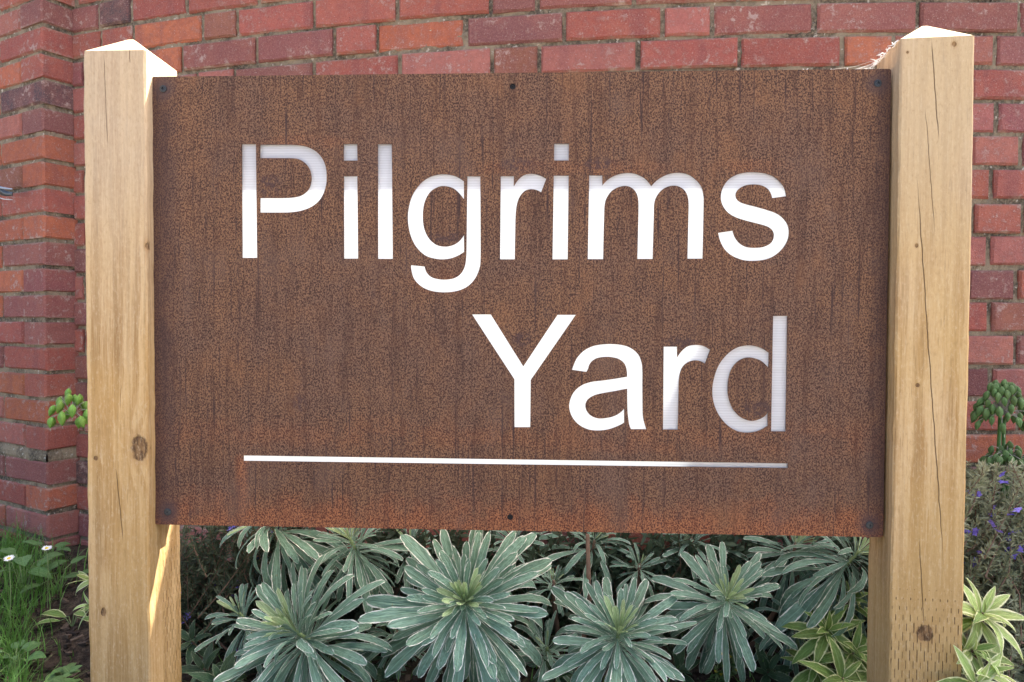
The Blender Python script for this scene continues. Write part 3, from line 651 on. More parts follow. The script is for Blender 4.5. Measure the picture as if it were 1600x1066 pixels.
# ------------------------------------------------------------------ plants
def mat_leaf(name, body, body2, margin, mrg=(.74, .92), rib=.5, rough=.5, under=None, trans=.25, var=.25):
    t = NT(name); uv = t.xyz(t.co('UV')); oi = t.n('ShaderNodeObjectInfo'); rnd = oi.outputs['Random']
    co = t.co('Object'); u = t.math('MULTIPLY', t.math('ABSOLUTE', t.math('SUBTRACT', uv[0], .5)), 2.0)
    off = t.comb(t.math('MULTIPLY', rnd, 50.0), 0.0, 0.0); vv = t.n('ShaderNodeVectorMath', operation='ADD'); t.set(vv.inputs[0], co); t.set(vv.inputs[1], off); vv = vv.outputs[0]
    n1 = t.noise(vv, 9, 3, .6); n2 = t.noise(t.scalev(vv, (6, 40, 40)), 1, 2)
    tip = t.step(uv[1], .90, 1.0, 0, .30); e = t.math('ADD', t.math('ADD', u, tip), t.math('MULTIPLY', t.math('SUBTRACT', n1, .5), .60))
    col = t.mix(t.step(n2, .3, .7), body, body2)
    k = t.math('MULTIPLY', t.math('SUBTRACT', rnd, .5), var); hs = t.n('ShaderNodeHueSaturation'); t.set(hs.inputs['Value'], t.math('ADD', 1.0, k)); hs.inputs['Saturation'].default_value = 1.0
    t.set(hs.inputs['Hue'], t.math('ADD', .5, t.math('MULTIPLY', k, .10))); t.set(hs.inputs['Color'], col); col = hs.outputs[0]
    if rib: col = t.mix(t.math('MULTIPLY', t.step(u, .12, .03), rib), col, tuple(min(1, c * 1.9 + .05) for c in body))
    if margin is not None: col = t.mix(t.step(e, mrg[0], mrg[1]), col, margin)
    spot = t.noise(vv, 26, 3, .6); col = t.mix(t.math('MULTIPLY', t.step(spot, .66, .74), .55), col, (.30, .24, .10))
    if under is not None:
        bf = t.n('ShaderNodeNewGeometry').outputs['Backfacing']; col = t.mix(t.math('MULTIPLY', bf, .6), col, under)
    p = t.n('ShaderNodeBsdfPrincipled'); t.set(p.inputs['Base Color'], col); p.inputs['Roughness'].default_value = rough; p.inputs['Specular IOR Level'].default_value = .35
    b = t.n('ShaderNodeBump'); b.inputs['Distance'].default_value = .02; b.inputs['Strength'].default_value = .35; t.set(b.inputs['Height'], t.math('ADD', n2, t.step(u, .10, .0, 0, -.8))); t.t.links.new(b.outputs[0], p.inputs['Normal'])
    tr = t.n('ShaderNodeBsdfTranslucent'); t.set(tr.inputs[0], col); m = t.n('ShaderNodeMixShader'); m.inputs[0].default_value = trans
    t.t.links.new(p.outputs[0], m.inputs[1]); t.t.links.new(tr.outputs[0], m.inputs[2]); t.t.links.new(m.outputs[0], t.out.inputs[0]); return t.m
EUPH = mat_leaf('glaucous_variegated_leaf', (.145, .255, .170), (.215, .350, .250), (.84, .85, .74), (.83, .93), .55, .5, (.20, .30, .23))
EUPHY = mat_leaf('young_euphorbia_leaf', (.34, .46, .22), (.42, .54, .28), (.72, .76, .50), (.80, .95), .4, .5)
PIER = mat_leaf('lime_variegated_leaf', (.13, .22, .045), (.20, .30, .07), (.66, .68, .34), (.70, .88), .5, .42, (.22, .30, .10))
PIERL = mat_leaf('pale_lime_leaf', (.30, .42, .12), (.42, .52, .18), (.74, .76, .46), (.55, .85), .5, .42)
GREEN = mat_leaf('weed_leaf', (.085, .17, .05), (.13, .24, .075), None, rib=.3, rough=.45)
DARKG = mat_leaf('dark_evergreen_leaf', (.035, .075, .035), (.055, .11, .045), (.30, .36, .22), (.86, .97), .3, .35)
GRASS = mat_leaf('grass_blade', (.12, .25, .045), (.19, .36, .08), None, rib=.25, rough=.45, trans=.35)
ROSE = mat_leaf('rosemary_needle', (.25, .29, .165), (.38, .41, .27), None, rib=0, rough=.6)
ROSE_SHADE = mat_leaf('rosemary_shaded_needle', (.06, .085, .05), (.10, .13, .075), None, rib=0, rough=.6)  # same needles darkened: shade beside the left post is put into the colour
POD = mat_leaf('green_seed_pod', (.15, .30, .045), (.22, .40, .075), None, rib=0, rough=.4, trans=.15)
PODD = mat_leaf('dark_green_seed_pod', (.075, .15, .045), (.13, .23, .07), None, rib=0, rough=.4, trans=.1)
LILAC = plain('lilac_petal', (.22, .17, .62), .6); WHITE = plain('daisy_petal', (.78, .78, .76), .6); YELLOW = plain('yellow_floret', (.75, .55, .03), .6)
STEMG = plain('green_stem', (.20, .27, .11), .6); STEMB = plain('woody_brown_stem', (.16, .10, .07), .85); STEMD = plain('dark_green_stem', (.06, .15, .03), .45)
CHIP = None

def leaf_mesh(nm, wid, prof, droop, fold, seed, mat, nl=8, wav=.08, twist=0.0):
    """unit-length leaf along +x, upper side +z"""
    r = random.Random(seed); v = []; f = []; uv = []; us = (-1, -.62, 0, .62, 1); ph = r.uniform(0, 6)
    x = z = 0.0; ds = 1 / nl; side = r.uniform(-.10, .10)
    for i in range(nl + 1):
        t = 1 - (1 - i / nl) ** 1.45; ang = -droop * t * t * 1.2 + droop * .12
        if i: ds = t - tp; x += ds * math.cos(ang); z += ds * math.sin(ang)
        tp = t
        w = wid * prof(t); tw = twist * t
        for u in us:
            ww = w * (1 + (wav * r.uniform(-1, 1) if abs(u) == 1 else 0)); yy = u * ww
            zz = z + fold * abs(u) * ww + (wav * .5 * wid * math.sin(t * 11 + ph + u) if abs(u) == 1 else 0)
            v.append((x - (.02 * abs(u) if i == nl else 0), yy * math.cos(tw) + side * t * t, zz + yy * math.sin(tw))); uv.append((.5 + u / 2, t))
    for i in range(nl):
        for k in range(4): a = i * 5 + k; f.append((a, a + 5, a + 6, a + 1))
    m = mesh(nm, v, f, uv, True); m.materials.append(mat); return m
def oblanc(t): return max(.02, (.20 + .80 * math.sin(min(1, t / .76) * math.pi / 2) ** 1.8)) * (1 if t < .80 else max(.22, math.sqrt(max(0, 1 - ((t - .80) / .205) ** 2))))
def lanc(t): return max(.03, math.sin(math.pi * min(1, (t * .97 + .03)) ** .85) ** .9)
def ovate(t): return max(.06, math.sin(math.pi * min(1, t * .95 + .05) ** .7) ** .8)
EL_Y = [leaf_mesh('leaf', .066, oblanc, .10, .38, 300 + i, EUPHY, 6, .05) for i in range(3)]
EL_M = [leaf_mesh('leaf', .059, oblanc, .06 + .10 * i, .24, 310 + i, EUPH, 11, .12, RNG.uniform(-.6, .6)) for i in range(8)]
EL_O = [leaf_mesh('leaf', .058, oblanc, .35 + .17 * i, .18, 410 + i, EUPH, 11, .14, RNG.uniform(-.9, .9)) for i in range(9)]
PL_M = [leaf_mesh('leaf', .13, lanc, .35 + .2 * i, .22, 330 + i, PIER, 7, .04, RNG.uniform(-.3, .3)) for i in range(4)]
PL_L = [leaf_mesh('leaf', .14, lanc, .3 + .25 * i, .22, 340 + i, PIERL, 7, .04, RNG.uniform(-.3, .3)) for i in range(4)]
WL = [leaf_mesh('leaf', .26, ovate, .4 + .2 * i, .12, 350 + i, GREEN, 6, .05) for i in range(3)]
DL = [leaf_mesh('leaf', .15, lanc, .4 + .2 * i, .2, 360 + i, DARKG, 6, .04) for i in range(3)]

def place_leaf(me, root, base, d, up, length, wscale=1.0, roll=0.0, name='leaf'):
    d = d.normalized(); n = up - d * up.dot(d)
    n = n.normalized() if n.length > 1e-4 else d.orthogonal().normalized()
    s = n.cross(d)
    if roll: n, s = n * math.cos(roll) + s * math.sin(roll), s * math.cos(roll) - n * math.sin(roll)
    M = Matrix(((d.x, s.x, n.x), (d.y, s.y, n.y), (d.z, s.z, n.z)))
    o = bpy.data.objects.new(name, me); o.location = base - root.location; o.rotation_mode = 'QUATERNION'; o.rotation_quaternion = M.to_quaternion()
    o.scale = (length, length * wscale, length); return link(o, root)
def basis(axis):
    a = axis.normalized(); e = a.orthogonal().normalized(); return a, e, a.cross(e)
def stem_curve(g, c, axis, n=7):
    k = (c - g).length; h0 = Vector((0, 0, 1)); pts = []
    for i in range(n + 1):
        t = i / n; m0, m1 = h0 * k, axis * k
        pts.append(g * (2 * t ** 3 - 3 * t ** 2 + 1) + m0 * (t ** 3 - 2 * t ** 2 + t) * .8 + c * (-2 * t ** 3 + 3 * t ** 2) + m1 * (t ** 3 - t ** 2) * .8)
    return pts
def euphorbia(px, py, depth, R, n, axis, gx, gy, label, seed, th0=8, th1=118, young=.14, droopy=False, group='variegated spurge shoots under the plate', grow=1.8):
    r = random.Random(seed); c = P(px, py, depth); a, e, g_ = basis(Vector(axis))
    root = empty('spurge_plant', (gx, gy, gz(gx, gy)), label, 'plant', group)
    mb = MB(); pts = stem_curve(Vector((0, 0, -.01)), c - a * .005 - root.location, a); mb.tube(pts, [.0062 - .0028 * i / (len(pts) - 1) for i in range(len(pts))], 7)
    mb.build('stem', STEMG if depth < 1.48 else STEMB, root, None, True)
    ph = r.uniform(0, 6.28); n = int(n * 1.8)
    for i in range(n):
        t = i / (n - 1); az = ph + i * 2.39996 + r.gauss(0, .22); th = math.radians(th0 + (th1 - th0) * t ** .85 + r.gauss(0, 9))
        rad = e * math.cos(az) + g_ * math.sin(az); d = a * math.cos(th) + rad * math.sin(th)
        ln = R * (.34 + .66 * min(1, t * grow)) * r.uniform(.72, 1.14)
        base = c - a * (R * .50 * t) + rad * .003
        if t < young: me = r.choice(EL_Y)
        elif t < .62 and not droopy: me = r.choice(EL_M)
        else: me = r.choice(EL_O); d = (d + Vector((0, 0, -.22 * t))).normalized()
        place_leaf(me, root, base, d, a, ln, r.uniform(.85, 1.2), r.gauss(0, .18))
    return root
def G(px, depth): p = P(px, 900, depth); return p.x, p.y
euphorbia(456, 982, 1.33, .158, 74, (-.45, -.55, .75), *G(560, 1.42), 'sprawling grey-green variegated spurge rosette nearest the left post', 41)
euphorbia(372, 955, 1.42, .095, 30, (-.35, -.35, .9), *G(420, 1.48), 'small variegated spurge rosette tucked behind the leftmost large rosette', 42)
euphorbia(727, 938, 1.32, .172, 96, (.02, -.80, .66), *G(735, 1.42), 'largest white-edged spurge rosette, facing out under the middle of the plate', 43)
euphorbia(967, 985, 1.31, .142, 72, (0, -.58, .82), *G(960, 1.40), 'upright white-edged spurge rosette with pale buds, right of the largest rosette', 44)
euphorbia(1138, 932, 1.37, .140, 62, (.02, -.66, .75), *G(1150, 1.47), 'white-edged spurge rosette with long drooping lower leaves, right of the upright one', 45, th1=150)
euphorbia(1000, 880, 1.55, .066, 20, (.05, -.5, .85), *G(1000, 1.60), 'tiny spurge rosette at the back, above the upright rosette', 46)
euphorbia(866, 905, 1.50, .070, 22, (.1, -.45, .9), *G(875, 1.55), 'tiny spurge rosette right beside the largest rosette', 47)
euphorbia(545, 838, 1.47, .125, 44, (-.25, -.45, .85), *G(600, 1.58), 'tall leggy spurge shoot reaching the plate, left of the largest rosette', 48, th0=20, th1=140)
euphorbia(410, 806, 1.50, .165, 50, (-.5, -.4, .75), *G(470, 1.60), 'spurge shoot with long leaves drooping left behind the left plate corner', 49, th0=35, th1=135, droopy=True)
euphorbia(1345, 858, 1.40, .150, 46, (.55, -.25, .8), *G(1240, 1.50), 'slanting spurge shoot with strap leaves against the right post', 50, th0=30, th1=155, droopy=True)
euphorbia(1245, 845, 1.52, .130, 40, (.15, -.3, .9), *G(1240, 1.58), 'spurge shoot at the back, left of the slanting shoot', 51, th0=25, th1=140)
for i, (px, py, dp, lab) in enumerate(((640, 850, 1.60, 'shaded spurge shoot behind the left side of the largest rosette'), (800, 838, 1.60, 'shaded spurge shoot rising behind the right of the largest rosette'), (930, 842, 1.58, 'shaded spurge shoot between the two tiny rosettes'), (1080, 838, 1.60, 'shaded spurge shoot at the back behind the drooping rosette'), (620, 985, 1.48, 'low spurge shoot between the left and the largest rosette'), (855, 1010, 1.46, 'low spurge shoot between the largest and the upright rosette'), (1240, 960, 1.50, 'low spurge shoot below the back right shoots'), (500, 900, 1.60, 'shaded spurge shoot behind the leftmost large rosette'), (700, 1040, 1.5, 'low spurge shoot hidden beneath the largest rosette'))):
    gx, gy = G(px + 15, min(dp + .04, 1.66)); euphorbia(px, py, dp, .125, 34, (RNG.uniform(-.3, .3), -.45, .85), gx, gy, lab, 60 + i, th0=20, th1=145, young=.05, droopy=i % 2 == 0)

# lime-edged shrub: leaves in whorls at the twig ends
def pieris(whorls, gx, gy, label, seed, pale=False, mats=None, name='variegated_shrub'):
    r = random.Random(seed); root = empty(name, (gx, gy, gz(gx, gy)), label, 'shrub'); mb = MB()
    for (px, py, dp, L, n, axis) in whorls:
        c = P(px, py, dp); a, e, g_ = basis(Vector(axis)); pts = stem_curve(Vector((0, 0, -.01)), c - root.location, a); mb.tube(pts, [.004 - .002 * i / 7 for i in range(8)], 6); ph = r.uniform(0, 6)
        for i in range(n):
            t = i / max(1, n - 1); az = ph + i * 2.4; th = math.radians(28 + 80 * t + r.gauss(0, 8)); rad = e * math.cos(az) + g_ * math.sin(az)
            d = a * math.cos(th) + rad * math.sin(th) + Vector((0, 0, -.15)); src = mats or (PL_L if (pale and r.random() < .7) else PL_M)
            place_leaf(r.choice(src), root, c - a * (.02 * t), d, a, L * (.55 + .45 * min(1, t * 2)) * r.uniform(.85, 1.1), r.uniform(.85, 1.1), r.gauss(0, .15))
    mb.build('stem', STEMB, root, None, True); return root
pieris([(1536, 958, 1.20, .085, 18, (.25, -.55, .7)), (1522, 1015, 1.17, .075, 14, (.3, -.6, .6)), (1545, 1050, 1.15, .07, 14, (.35, -.5, .7)), (1528, 1066, 1.13, .07, 12, (0, -.7, .6))], *G(1560, 1.24), 'pale lime variegated shrub poking out right of the right post', 71, True)
pieris([(1292, 985, 1.36, .085, 16, (-.1, -.6, .75)), (1325, 940, 1.42, .07, 14, (.1, -.5, .8)), (1335, 1020, 1.34, .08, 16, (.2, -.6, .6)), (1275, 1040, 1.38, .075, 12, (-.2, -.5, .7)), (1318, 1060, 1.30, .08, 12, (.1, -.6, .6))], *G(1320, 1.44), 'olive-green cream-edged shrub in front of the right post foot', 72)
pieris([(140, 905, 1.50, .060, 10, (-.6, -.4, .5)), (140, 945, 1.48, .060, 10, (-.6, -.4, .3))], *G(165, 1.52), 'striped yellow-green leaves sticking out left of the left post', 73, True)
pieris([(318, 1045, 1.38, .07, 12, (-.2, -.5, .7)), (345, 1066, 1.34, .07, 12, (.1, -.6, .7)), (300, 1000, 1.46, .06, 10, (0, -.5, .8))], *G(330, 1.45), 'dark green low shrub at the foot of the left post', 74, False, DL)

def seed_head(stems, tiers, label, seed, mat, gx, gy, pl=.020):
    r = random.Random(seed); root = empty('seed_head_plant', (gx, gy, gz(gx, gy)), label, 'plant')
    for (bx, px, py, dp) in stems:
        c = P(px, py, dp); g = Vector((P(bx, 900, dp).x, c.y, gz(c.x, c.y) - .01)); mb = MB(); m = g.lerp(c, .5) + Vector((r.uniform(-.01, .01), 0, 0))
        mb.tube([g - root.location, m - root.location, c - root.location], [.0050, .0044, .0036], 7); mb.build('stem', STEMD, root, None, True)
    # pod: six-ribbed pointed capsule
    v = []; f = []; uv = []; nr, ns = 12, 7
    for i in range(ns + 1):
        t = i / ns; rr = .26 * math.sin(math.pi * (t * .97 + .02) ** .8) ** .9
        for j in range(nr): a = 2 * math.pi * j / nr; k = rr * (1 + .16 * math.cos(3 * a)); v.append((t, k * math.cos(a), k * math.sin(a))); uv.append((j / nr, t))
    for i in range(ns):
        for j in range(nr): f.append((i * nr + j, i * nr + (j + 1) % nr, (i + 1) * nr + (j + 1) % nr, (i + 1) * nr + j))
    f += [tuple(range(nr - 1, -1, -1)), tuple(ns * nr + j for j in range(nr))]
    me = mesh('pod', v, f, uv, True); me.materials.append(mat); th = MB()
    for (px, py, dp, n, rx, rz) in tiers:
        c = P(px, py, dp)
        for i in range(n):
            az = i * 2.4; q = math.sqrt((i + .5) / n); p = c + Vector((rx * q * math.cos(az), rx * .7 * q * math.sin(az), rz * (1 - 2 * q * q * .9) + r.gauss(0, .006)))
            d = Vector((math.cos(az) * .3 * q + r.gauss(0, .15), math.sin(az) * .3 * q, -1 + r.gauss(0, .2))).normalized()
            L = pl * r.uniform(.8, 1.2); place_leaf(me, root, p, d, Vector((0, -1, .1)), L, 1, r.uniform(0, 3), 'pod')
            hub = c + Vector((0, 0, -rz * .6)); th.tube([hub - root.location, hub.lerp(p, .6) + Vector((0, 0, .006)) - root.location, p - root.location], .0007, 4)
            if r.random() < .5: tip = p + d * L; th.tube([tip - root.location, tip + d * .006 + Vector((r.gauss(0, .003), 0, 0)) - root.location], .0005, 4)
    o = th.build('stalks', plain('pale_flower_stalk', (.36, .34, .30), .7), root); o['kind'] = 'stuff'
    return root
seed_head([(150, 142, 640, 1.62)], [(112, 634, 1.62, 21, .046, .034)], 'small bright green cluster of seed pods peeping out left of the left post', 81, POD, *G(150, 1.62), pl=.027)
seed_head([(1561, 1563, 650, 1.48), (1568, 1569, 655, 1.49), (1566, 1568, 740, 1.45), (1573, 1574, 735, 1.46), (1580, 1578, 735, 1.47)], [(1566, 628, 1.48, 64, .054, .044), (1572, 708, 1.46, 26, .042, .016)], 'two-tiered dark green seed head on thick stems right of the right post', 82, PODD, *G(1568, 1.48), pl=.023)

# rosemary-like shrubs
def rosemary(region, ntw, nn, label, seed, mat, gx, gy, lean, nfl, big=1.0, name='rosemary_shrub'):
    r = random.Random(seed); root = empty(name, (gx, gy, gz(gx, gy)), label, 'shrub'); tw = MB(); nd = MB(); tips = []
    x0, x1, y0, y1, d0, d1 = region
    for k in range(ntw):
        top = P(r.uniform(x0, x1), y0 + (y1 - y0) * r.random() ** 1.1, r.uniform(d0, d1)); L = r.uniform(.10, .20)
        dr = (Vector(lean) + Vector((r.gauss(0, .35), r.gauss(0, .3), r.gauss(0, .15)))).normalized(); p0 = top - dr * L; p0.z = max(p0.z, .01)
        mid_ = p0.lerp(top, .5) + Vector((r.gauss(0, .01), r.gauss(0, .01), -.008)); O = root.location; tw.tube([p0 - O, mid_ - O, top - O], [.0016, .0012, .0006], 4); tips.append((p0, mid_, top))
        for i in range(nn):
            t = r.random(); p = p0 * (1 - t) ** 2 + mid_ * 2 * t * (1 - t) + top * t * t
            d = (dr * .75 + Vector((r.gauss(0, 1), r.gauss(0, 1), r.gauss(0, 1))).normalized()).normalized(); s = d.orthogonal().normalized(); s = (s * math.cos(i) + d.cross(s) * math.sin(i)); l = r.uniform(.009, .019) * big; w = .0014 * big * (1.6 if big > 1 else 1)
            q = [p - s * w * .6, p + s * w * .6, p + d * l * .6 + s * w, p + d * l, p + d * l * .6 - s * w]; nd.add([v - O for v in q], [(0, 1, 2, 3, 4)], [(.3, 0), (.7, 0), (.9, .6), (.5, 1), (.1, .6)])
    # main limbs from the ground to twig roots
    for k in range(0, ntw, 6):
        p0 = tips[k][0]; b = Vector((gx + r.gauss(0, .03), gy + r.gauss(0, .03), 0)); m = b.lerp(p0, .5) + Vector((r.gauss(0, .02), 0, .03)); tw.tube([b - root.location, m - root.location, p0 - root.location], [.004, .003, .0016], 5)
    tw.build('stem', STEMB, root); o = nd.build('foliage', mat, root); o['kind'] = 'stuff'
    fl = MB()
    for a in range(7):
        an = a * 2 * math.pi / 7; c_, s_ = math.cos(an), math.sin(an); t_ = (-s_, c_)
        fl.add([(0, 0, 0), (.6 * c_ + .3 * t_[0], .6 * s_ + .3 * t_[1], .35), (c_, s_, .2 + .3 * (a % 2)), (.6 * c_ - .3 * t_[0], .6 * s_ - .3 * t_[1], .35)], [(0, 1, 2, 3)])
    me = mesh('flower', fl.v, fl.f); me.materials.append(LILAC)
    for k in range(nfl):
        p0, m, top = r.choice(tips); c = p0.lerp(top, r.uniform(.45, .95))
        for j in range(r.randint(2, 5)):
            d = Vector((r.gauss(0, .5), -.8 + r.gauss(0, .4), r.gauss(.2, .5))); place_leaf(me, root, c + Vector((r.gauss(0, .006), r.gauss(-.004, .006), r.gauss(0, .007))), d, Vector((0, 0, 1)), r.uniform(.0075, .0115), 1, r.uniform(0, 3), 'flower')
    return root
rosemary((1515, 1720, 720, 1060, 1.30, 1.56), 560, 125, 'bushy grey-green rosemary with lilac flowers right of the right post', 91, ROSE, *G(1640, 1.48), (.45, -.1, .8), 95)
rosemary((270, 480, 808, 1040, 1.50, 1.68), 330, 90, 'dark rosemary with lilac flowers in the shade beside the left post', 92, ROSE_SHADE, *G(360, 1.62), (.1, -.2, .9), 26)
rosemary((150, 260, 850, 1000, 1.50, 1.66), 40, 60, 'sparse rosemary hidden behind the left post foot', 93, ROSE_SHADE, *G(200, 1.58), (-.5, -.2, .7), 8)

# dry twigs and woody stems at the back of the bed
for k, (a, b, dp) in enumerate((((905, 1040), (918, 835), 1.52), ((1180, 1000), (1275, 840), 1.55), ((560, 985), (420, 840), 1.64), ((1010, 1000), (1095, 860), 1.63), ((640, 960), (700, 840), 1.64))):
    p, q = P(*a, dp), P(*b, dp); g = Vector((p.x - .02, p.y, gz(p.x, p.y) - .01)); mb = MB(); m = p.lerp(q, .5) + Vector((.012, 0, 0)); mb.tube([g, p, m, q], [.007, .006, .005, .004], 6)
    labs = ['upright brown woody stem between the largest and upright rosettes', 'slanting brown woody stem behind the drooping rosette', 'slanting brown woody stem above the leftmost rosette', 'bare brown twig behind the tiny back rosette', 'bare brown twig left of the largest rosette']
    tag(mb.build('woody_stem', STEMB, None, None, True), labs[k], 'stem')

# small yellow-flowered weed
def groundsel():
    gx, gy = G(1130, 1.43); root = empty('groundsel_weed', (gx, gy, gz(gx, gy)), 'small weed with tiny yellow florets beneath the drooping rosette', 'weed'); r = random.Random(6); mb = MB()
    fm = MB()
    for j in range(8): a = j * math.pi / 4; fm.add([(0, 0, 0), (math.cos(a - .3), math.sin(a - .3), .3), (math.cos(a) * 1.2, math.sin(a) * 1.2, .4), (math.cos(a + .3), math.sin(a + .3), .3)], [(0, 1, 2, 3)])
    me = mesh('floret', fm.v, fm.f); me.materials.append(YELLOW)
    for (px, py) in ((1122, 1008), (1128, 1014), (1140, 1018), (1118, 1042), (1127, 1046), (1132, 1034), (1146, 1010), (1110, 1026), (1150, 1040)):
        c = P(px, py + 8, 1.42); b = Vector((gx + r.gauss(0, .01), gy, .0)); mb.tube([b - root.location, b.lerp(c, .5) + Vector((0, 0, .015)) - root.location, c - root.location], .0011, 5)
        place_leaf(me, root, c, Vector((r.gauss(0, .4), -.3, 1)).orthogonal(), Vector((0, -.6, 1)), .0031, 1, 0, 'floret')
        for j in range(3): place_leaf(r.choice(WL), root, b.lerp(c, r.uniform(.2, .8)), Vector((r.gauss(0, 1), r.gauss(-.4, .7), .3)), Vector((0, 0, 1)), r.uniform(.018, .03), .8)
    mb.build('stem', STEMG, root)
groundsel()

# ------------------------------------------------------------------ grass, weeds, daisies, mulch at the left
def grass():
    r = random.Random(21); mb = MB()
    def blade(x, y, L, az, lean):
        b = Vector((x, y, gz(x, y) - .004)); d = Vector((math.cos(az), math.sin(az), 0)); s = Vector((-d.y, d.x, 0)); w = r.uniform(.0011, .0021); v = []; uv = []
        for i in range(4):
            t = i / 3; p = b + d * (lean * L * t * t) + Vector((0, 0, L * (t - .45 * lean * t * t))); ww = w * (1 - t * .92); v += [p - s * ww, p + s * ww]; uv += [(0, t), (1, t)]
        mb.add(v, [(0, 1, 3, 2), (2, 3, 5, 4), (4, 5, 7, 6)], uv)
    n = 0
    while n < 9000:
        x = r.uniform(-1.9, -.78); y = r.uniform(1.02, 2.1); px = x / y * F + 800
        dens = 1.0 if px < 60 else (.5 if px < 95 else .12)
        if mnoise.noise((x * 5, y * 5, 1)) < -.12: dens *= .35
        bare = (38 < px < 150 and 1.28 < y < 1.66)
        if bare: dens *= .22
        if r.random() > dens: continue
        if y > 1.95 + (x + 1.25) * -.55 and x > -1.3: continue
        blade(x, y, r.uniform(.035, .105) * (.75 if bare else 1.15), r.uniform(0, 6.28) if r.random() < .5 else r.gauss(-.4, .6), r.uniform(.15, 1.0)); n += 1
    for k in range(900):
        x = r.uniform(-.8, 1.6); y = r.uniform(1.2, 1.62); blade(x, y, r.uniform(.02, .06), r.uniform(0, 6.28), r.uniform(.3, 1.1))
    tag(mb.build('grass', GRASS), 'tufts of green grass at the foot of the left pier', 'grass', kind='stuff')
grass()
def weed(px, depth, n, L, label, seed, cat='weed', name='weed_plant', hgt=.03, mats=WL, spread=.04):
    r = random.Random(seed); x, y = G(px, depth); root = empty(name, (x, y, gz(x, y)), label, cat); mb = MB()
    for i in range(n):
        az = i * 2.4 + r.random(); q = spread * math.sqrt((i + .5) / n) * r.uniform(.7, 1.2); c = Vector((q * math.cos(az), q * math.sin(az), hgt * r.uniform(.4, 1.2)))
        mb.tube([(0, 0, -.004), c * .5 + Vector((0, 0, hgt * .4)), c], .0008, 4)
        for j in range(3 if L < .03 else 1): place_leaf(r.choice(mats), root, root.location + c, Vector((math.cos(az + j * 2.1), math.sin(az + j * 2.1), r.uniform(-.1, .5))), Vector((0, -.3, 1)), L * r.uniform(.75, 1.2), r.uniform(.8, 1.3))
    mb.build('stem', STEMG, root)
weed(38, 1.74, 9, .050, 'broad-leaved green weed in the grass against the pier base', 31, hgt=.09, spread=.07)
weed(92, 1.76, 6, .042, 'ivy-like green weed at the pier corner', 32, hgt=.05, spread=.05)
weed(78, 1.86, 6, .032, 'small round-leaved weed beside the pier corner brick', 33, hgt=.06, spread=.04)
weed(98, 1.40, 8, .026, 'low chickweed clump on bare soil near the left post', 34, spread=.035)
weed(62, 1.33, 10, .026, 'chickweed clump in the middle of the bare soil', 35, spread=.045)
weed(22, 1.45, 8, .040, 'pointed-leaf weed at the edge of the grass tuft', 36, hgt=.05, spread=.04)
weed(35, 1.28, 6, .036, 'pointed-leaf weed at the bottom left corner', 37, hgt=.04, spread=.04)
weed(112, 1.63, 6, .075, 'long strap leaves lying on soil beside the left post', 38, hgt=.03, spread=.03, mats=PL_M)
def daisy(px, py, depth, label, seed, tilt):
    r = random.Random(seed); c = P(px, py, depth); root = empty('daisy', (c.x, c.y, gz(c.x, c.y)), label, 'flower'); mb = MB(); mb.tube([(0, 0, -.004), (.003, 0, (c.z - root.location.z) * .6), c - root.location], .0008, 5); mb.build('stem', STEMG, root)
    a, e, g_ = basis(Vector(tilt)); pm = mesh('petal', [(0, -.12, 0), (.6, -.17, .05), (1, -.06, .02), (1, .06, .02), (.6, .17, .05), (0, .12, 0)], [(0, 1, 2, 3, 4, 5)]); pm.materials.append(WHITE)
    for i in range(18): an = i * 2 * math.pi / 18; place_leaf(pm, root, c, e * math.cos(an) + g_ * math.sin(an) + a * .12, a, .0105 * r.uniform(.85, 1.1), 1, 0, 'petal')
    disc = MB(); disc.tube([c - root.location - a * .001, c - root.location + a * .0018, c - root.location + a * .0026], [.004, .0036, .0015], 9); disc.build('disc', YELLOW, root)
daisy(14, 873, 1.60, 'white daisy in the grass at the very left edge', 1, (.05, -.35, .9)); daisy(73, 857, 1.70, 'white daisy in the grass below the pier corner', 2, (.1, -.25, .9))
def mulch():
    r = random.Random(9); mb = MB()
    for k in range(2600):
        x = r.uniform(-1.3, 1.5); y = r.uniform(1.1, 1.95); L, W, H = r.uniform(.006, .028), r.uniform(.004, .011), r.uniform(.001, .004)
        M = Matrix.LocRotScale(Vector((x, y, gz(x, y) + H)), __import__('mathutils').Euler((r.gauss(0, .3), r.gauss(0, .35), r.uniform(0, 6.3))), None)
        v, f = box(-L / 2, L / 2, -W / 2, W / 2, -H, H); v = [Vector(q) * r.uniform(.8, 1.15) for q in v]; mb.add([M @ q for q in v], f)
    t = NT('bark_chip'); pos = t.n('ShaderNodeNewGeometry').outputs['Position']; ri = t.n('ShaderNodeNewGeometry').outputs['Random Per Island']
    col = t.mix(t.step(ri, .5, 1.0), (.035, .025, .02), (.17, .125, .09)); n = t.noise(pos, 150, 3); t.bsdf(t.mix(n, col, (.06, .045, .035)), .9, n, .002, .8, .15)
    tag(mb.build('bark_mulch', t.m), 'loose dark bark chips covering the soil', 'mulch', kind='stuff')
mulch()
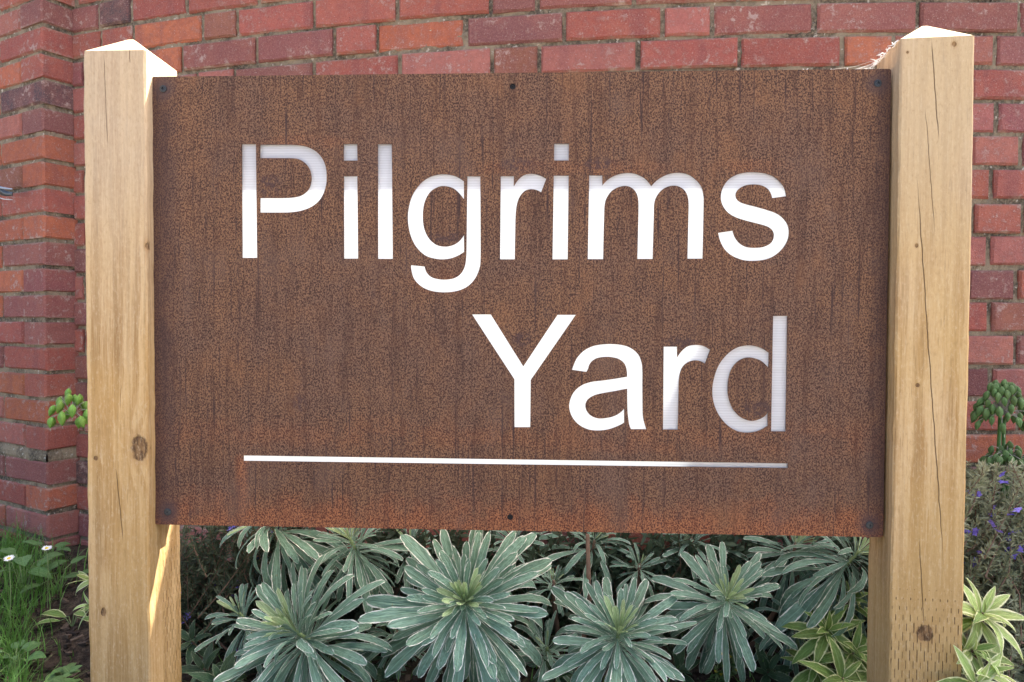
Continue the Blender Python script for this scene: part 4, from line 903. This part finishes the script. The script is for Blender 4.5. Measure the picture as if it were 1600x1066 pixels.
def litter(px, depth, label, seed, L):
    x, y = G(px, depth); r = random.Random(seed); m = leaf_mesh('dry_leaf', .16, lanc, -.6, .5, seed, plain('dry_bleached_leaf', (.42, .37, .29), .8), 6, .15, .6)
    o = obj('dry_leaf', m, None, None, (x, y, gz(x, y) + .008), (r.uniform(-.3, .3), r.uniform(-.2, .1), r.uniform(0, 6))); o.scale = (L, L, L); tag(o, label, 'leaf')
litter(128, 1.30, 'bleached dry leaf on soil close to the left post foot', 1, .035); litter(98, 1.26, 'curled pale dry leaf on soil at the bottom left', 2, .035); litter(108, 1.45, 'small dry leaf on the bare soil patch', 3, .022)

for i, (ws, lab) in enumerate((
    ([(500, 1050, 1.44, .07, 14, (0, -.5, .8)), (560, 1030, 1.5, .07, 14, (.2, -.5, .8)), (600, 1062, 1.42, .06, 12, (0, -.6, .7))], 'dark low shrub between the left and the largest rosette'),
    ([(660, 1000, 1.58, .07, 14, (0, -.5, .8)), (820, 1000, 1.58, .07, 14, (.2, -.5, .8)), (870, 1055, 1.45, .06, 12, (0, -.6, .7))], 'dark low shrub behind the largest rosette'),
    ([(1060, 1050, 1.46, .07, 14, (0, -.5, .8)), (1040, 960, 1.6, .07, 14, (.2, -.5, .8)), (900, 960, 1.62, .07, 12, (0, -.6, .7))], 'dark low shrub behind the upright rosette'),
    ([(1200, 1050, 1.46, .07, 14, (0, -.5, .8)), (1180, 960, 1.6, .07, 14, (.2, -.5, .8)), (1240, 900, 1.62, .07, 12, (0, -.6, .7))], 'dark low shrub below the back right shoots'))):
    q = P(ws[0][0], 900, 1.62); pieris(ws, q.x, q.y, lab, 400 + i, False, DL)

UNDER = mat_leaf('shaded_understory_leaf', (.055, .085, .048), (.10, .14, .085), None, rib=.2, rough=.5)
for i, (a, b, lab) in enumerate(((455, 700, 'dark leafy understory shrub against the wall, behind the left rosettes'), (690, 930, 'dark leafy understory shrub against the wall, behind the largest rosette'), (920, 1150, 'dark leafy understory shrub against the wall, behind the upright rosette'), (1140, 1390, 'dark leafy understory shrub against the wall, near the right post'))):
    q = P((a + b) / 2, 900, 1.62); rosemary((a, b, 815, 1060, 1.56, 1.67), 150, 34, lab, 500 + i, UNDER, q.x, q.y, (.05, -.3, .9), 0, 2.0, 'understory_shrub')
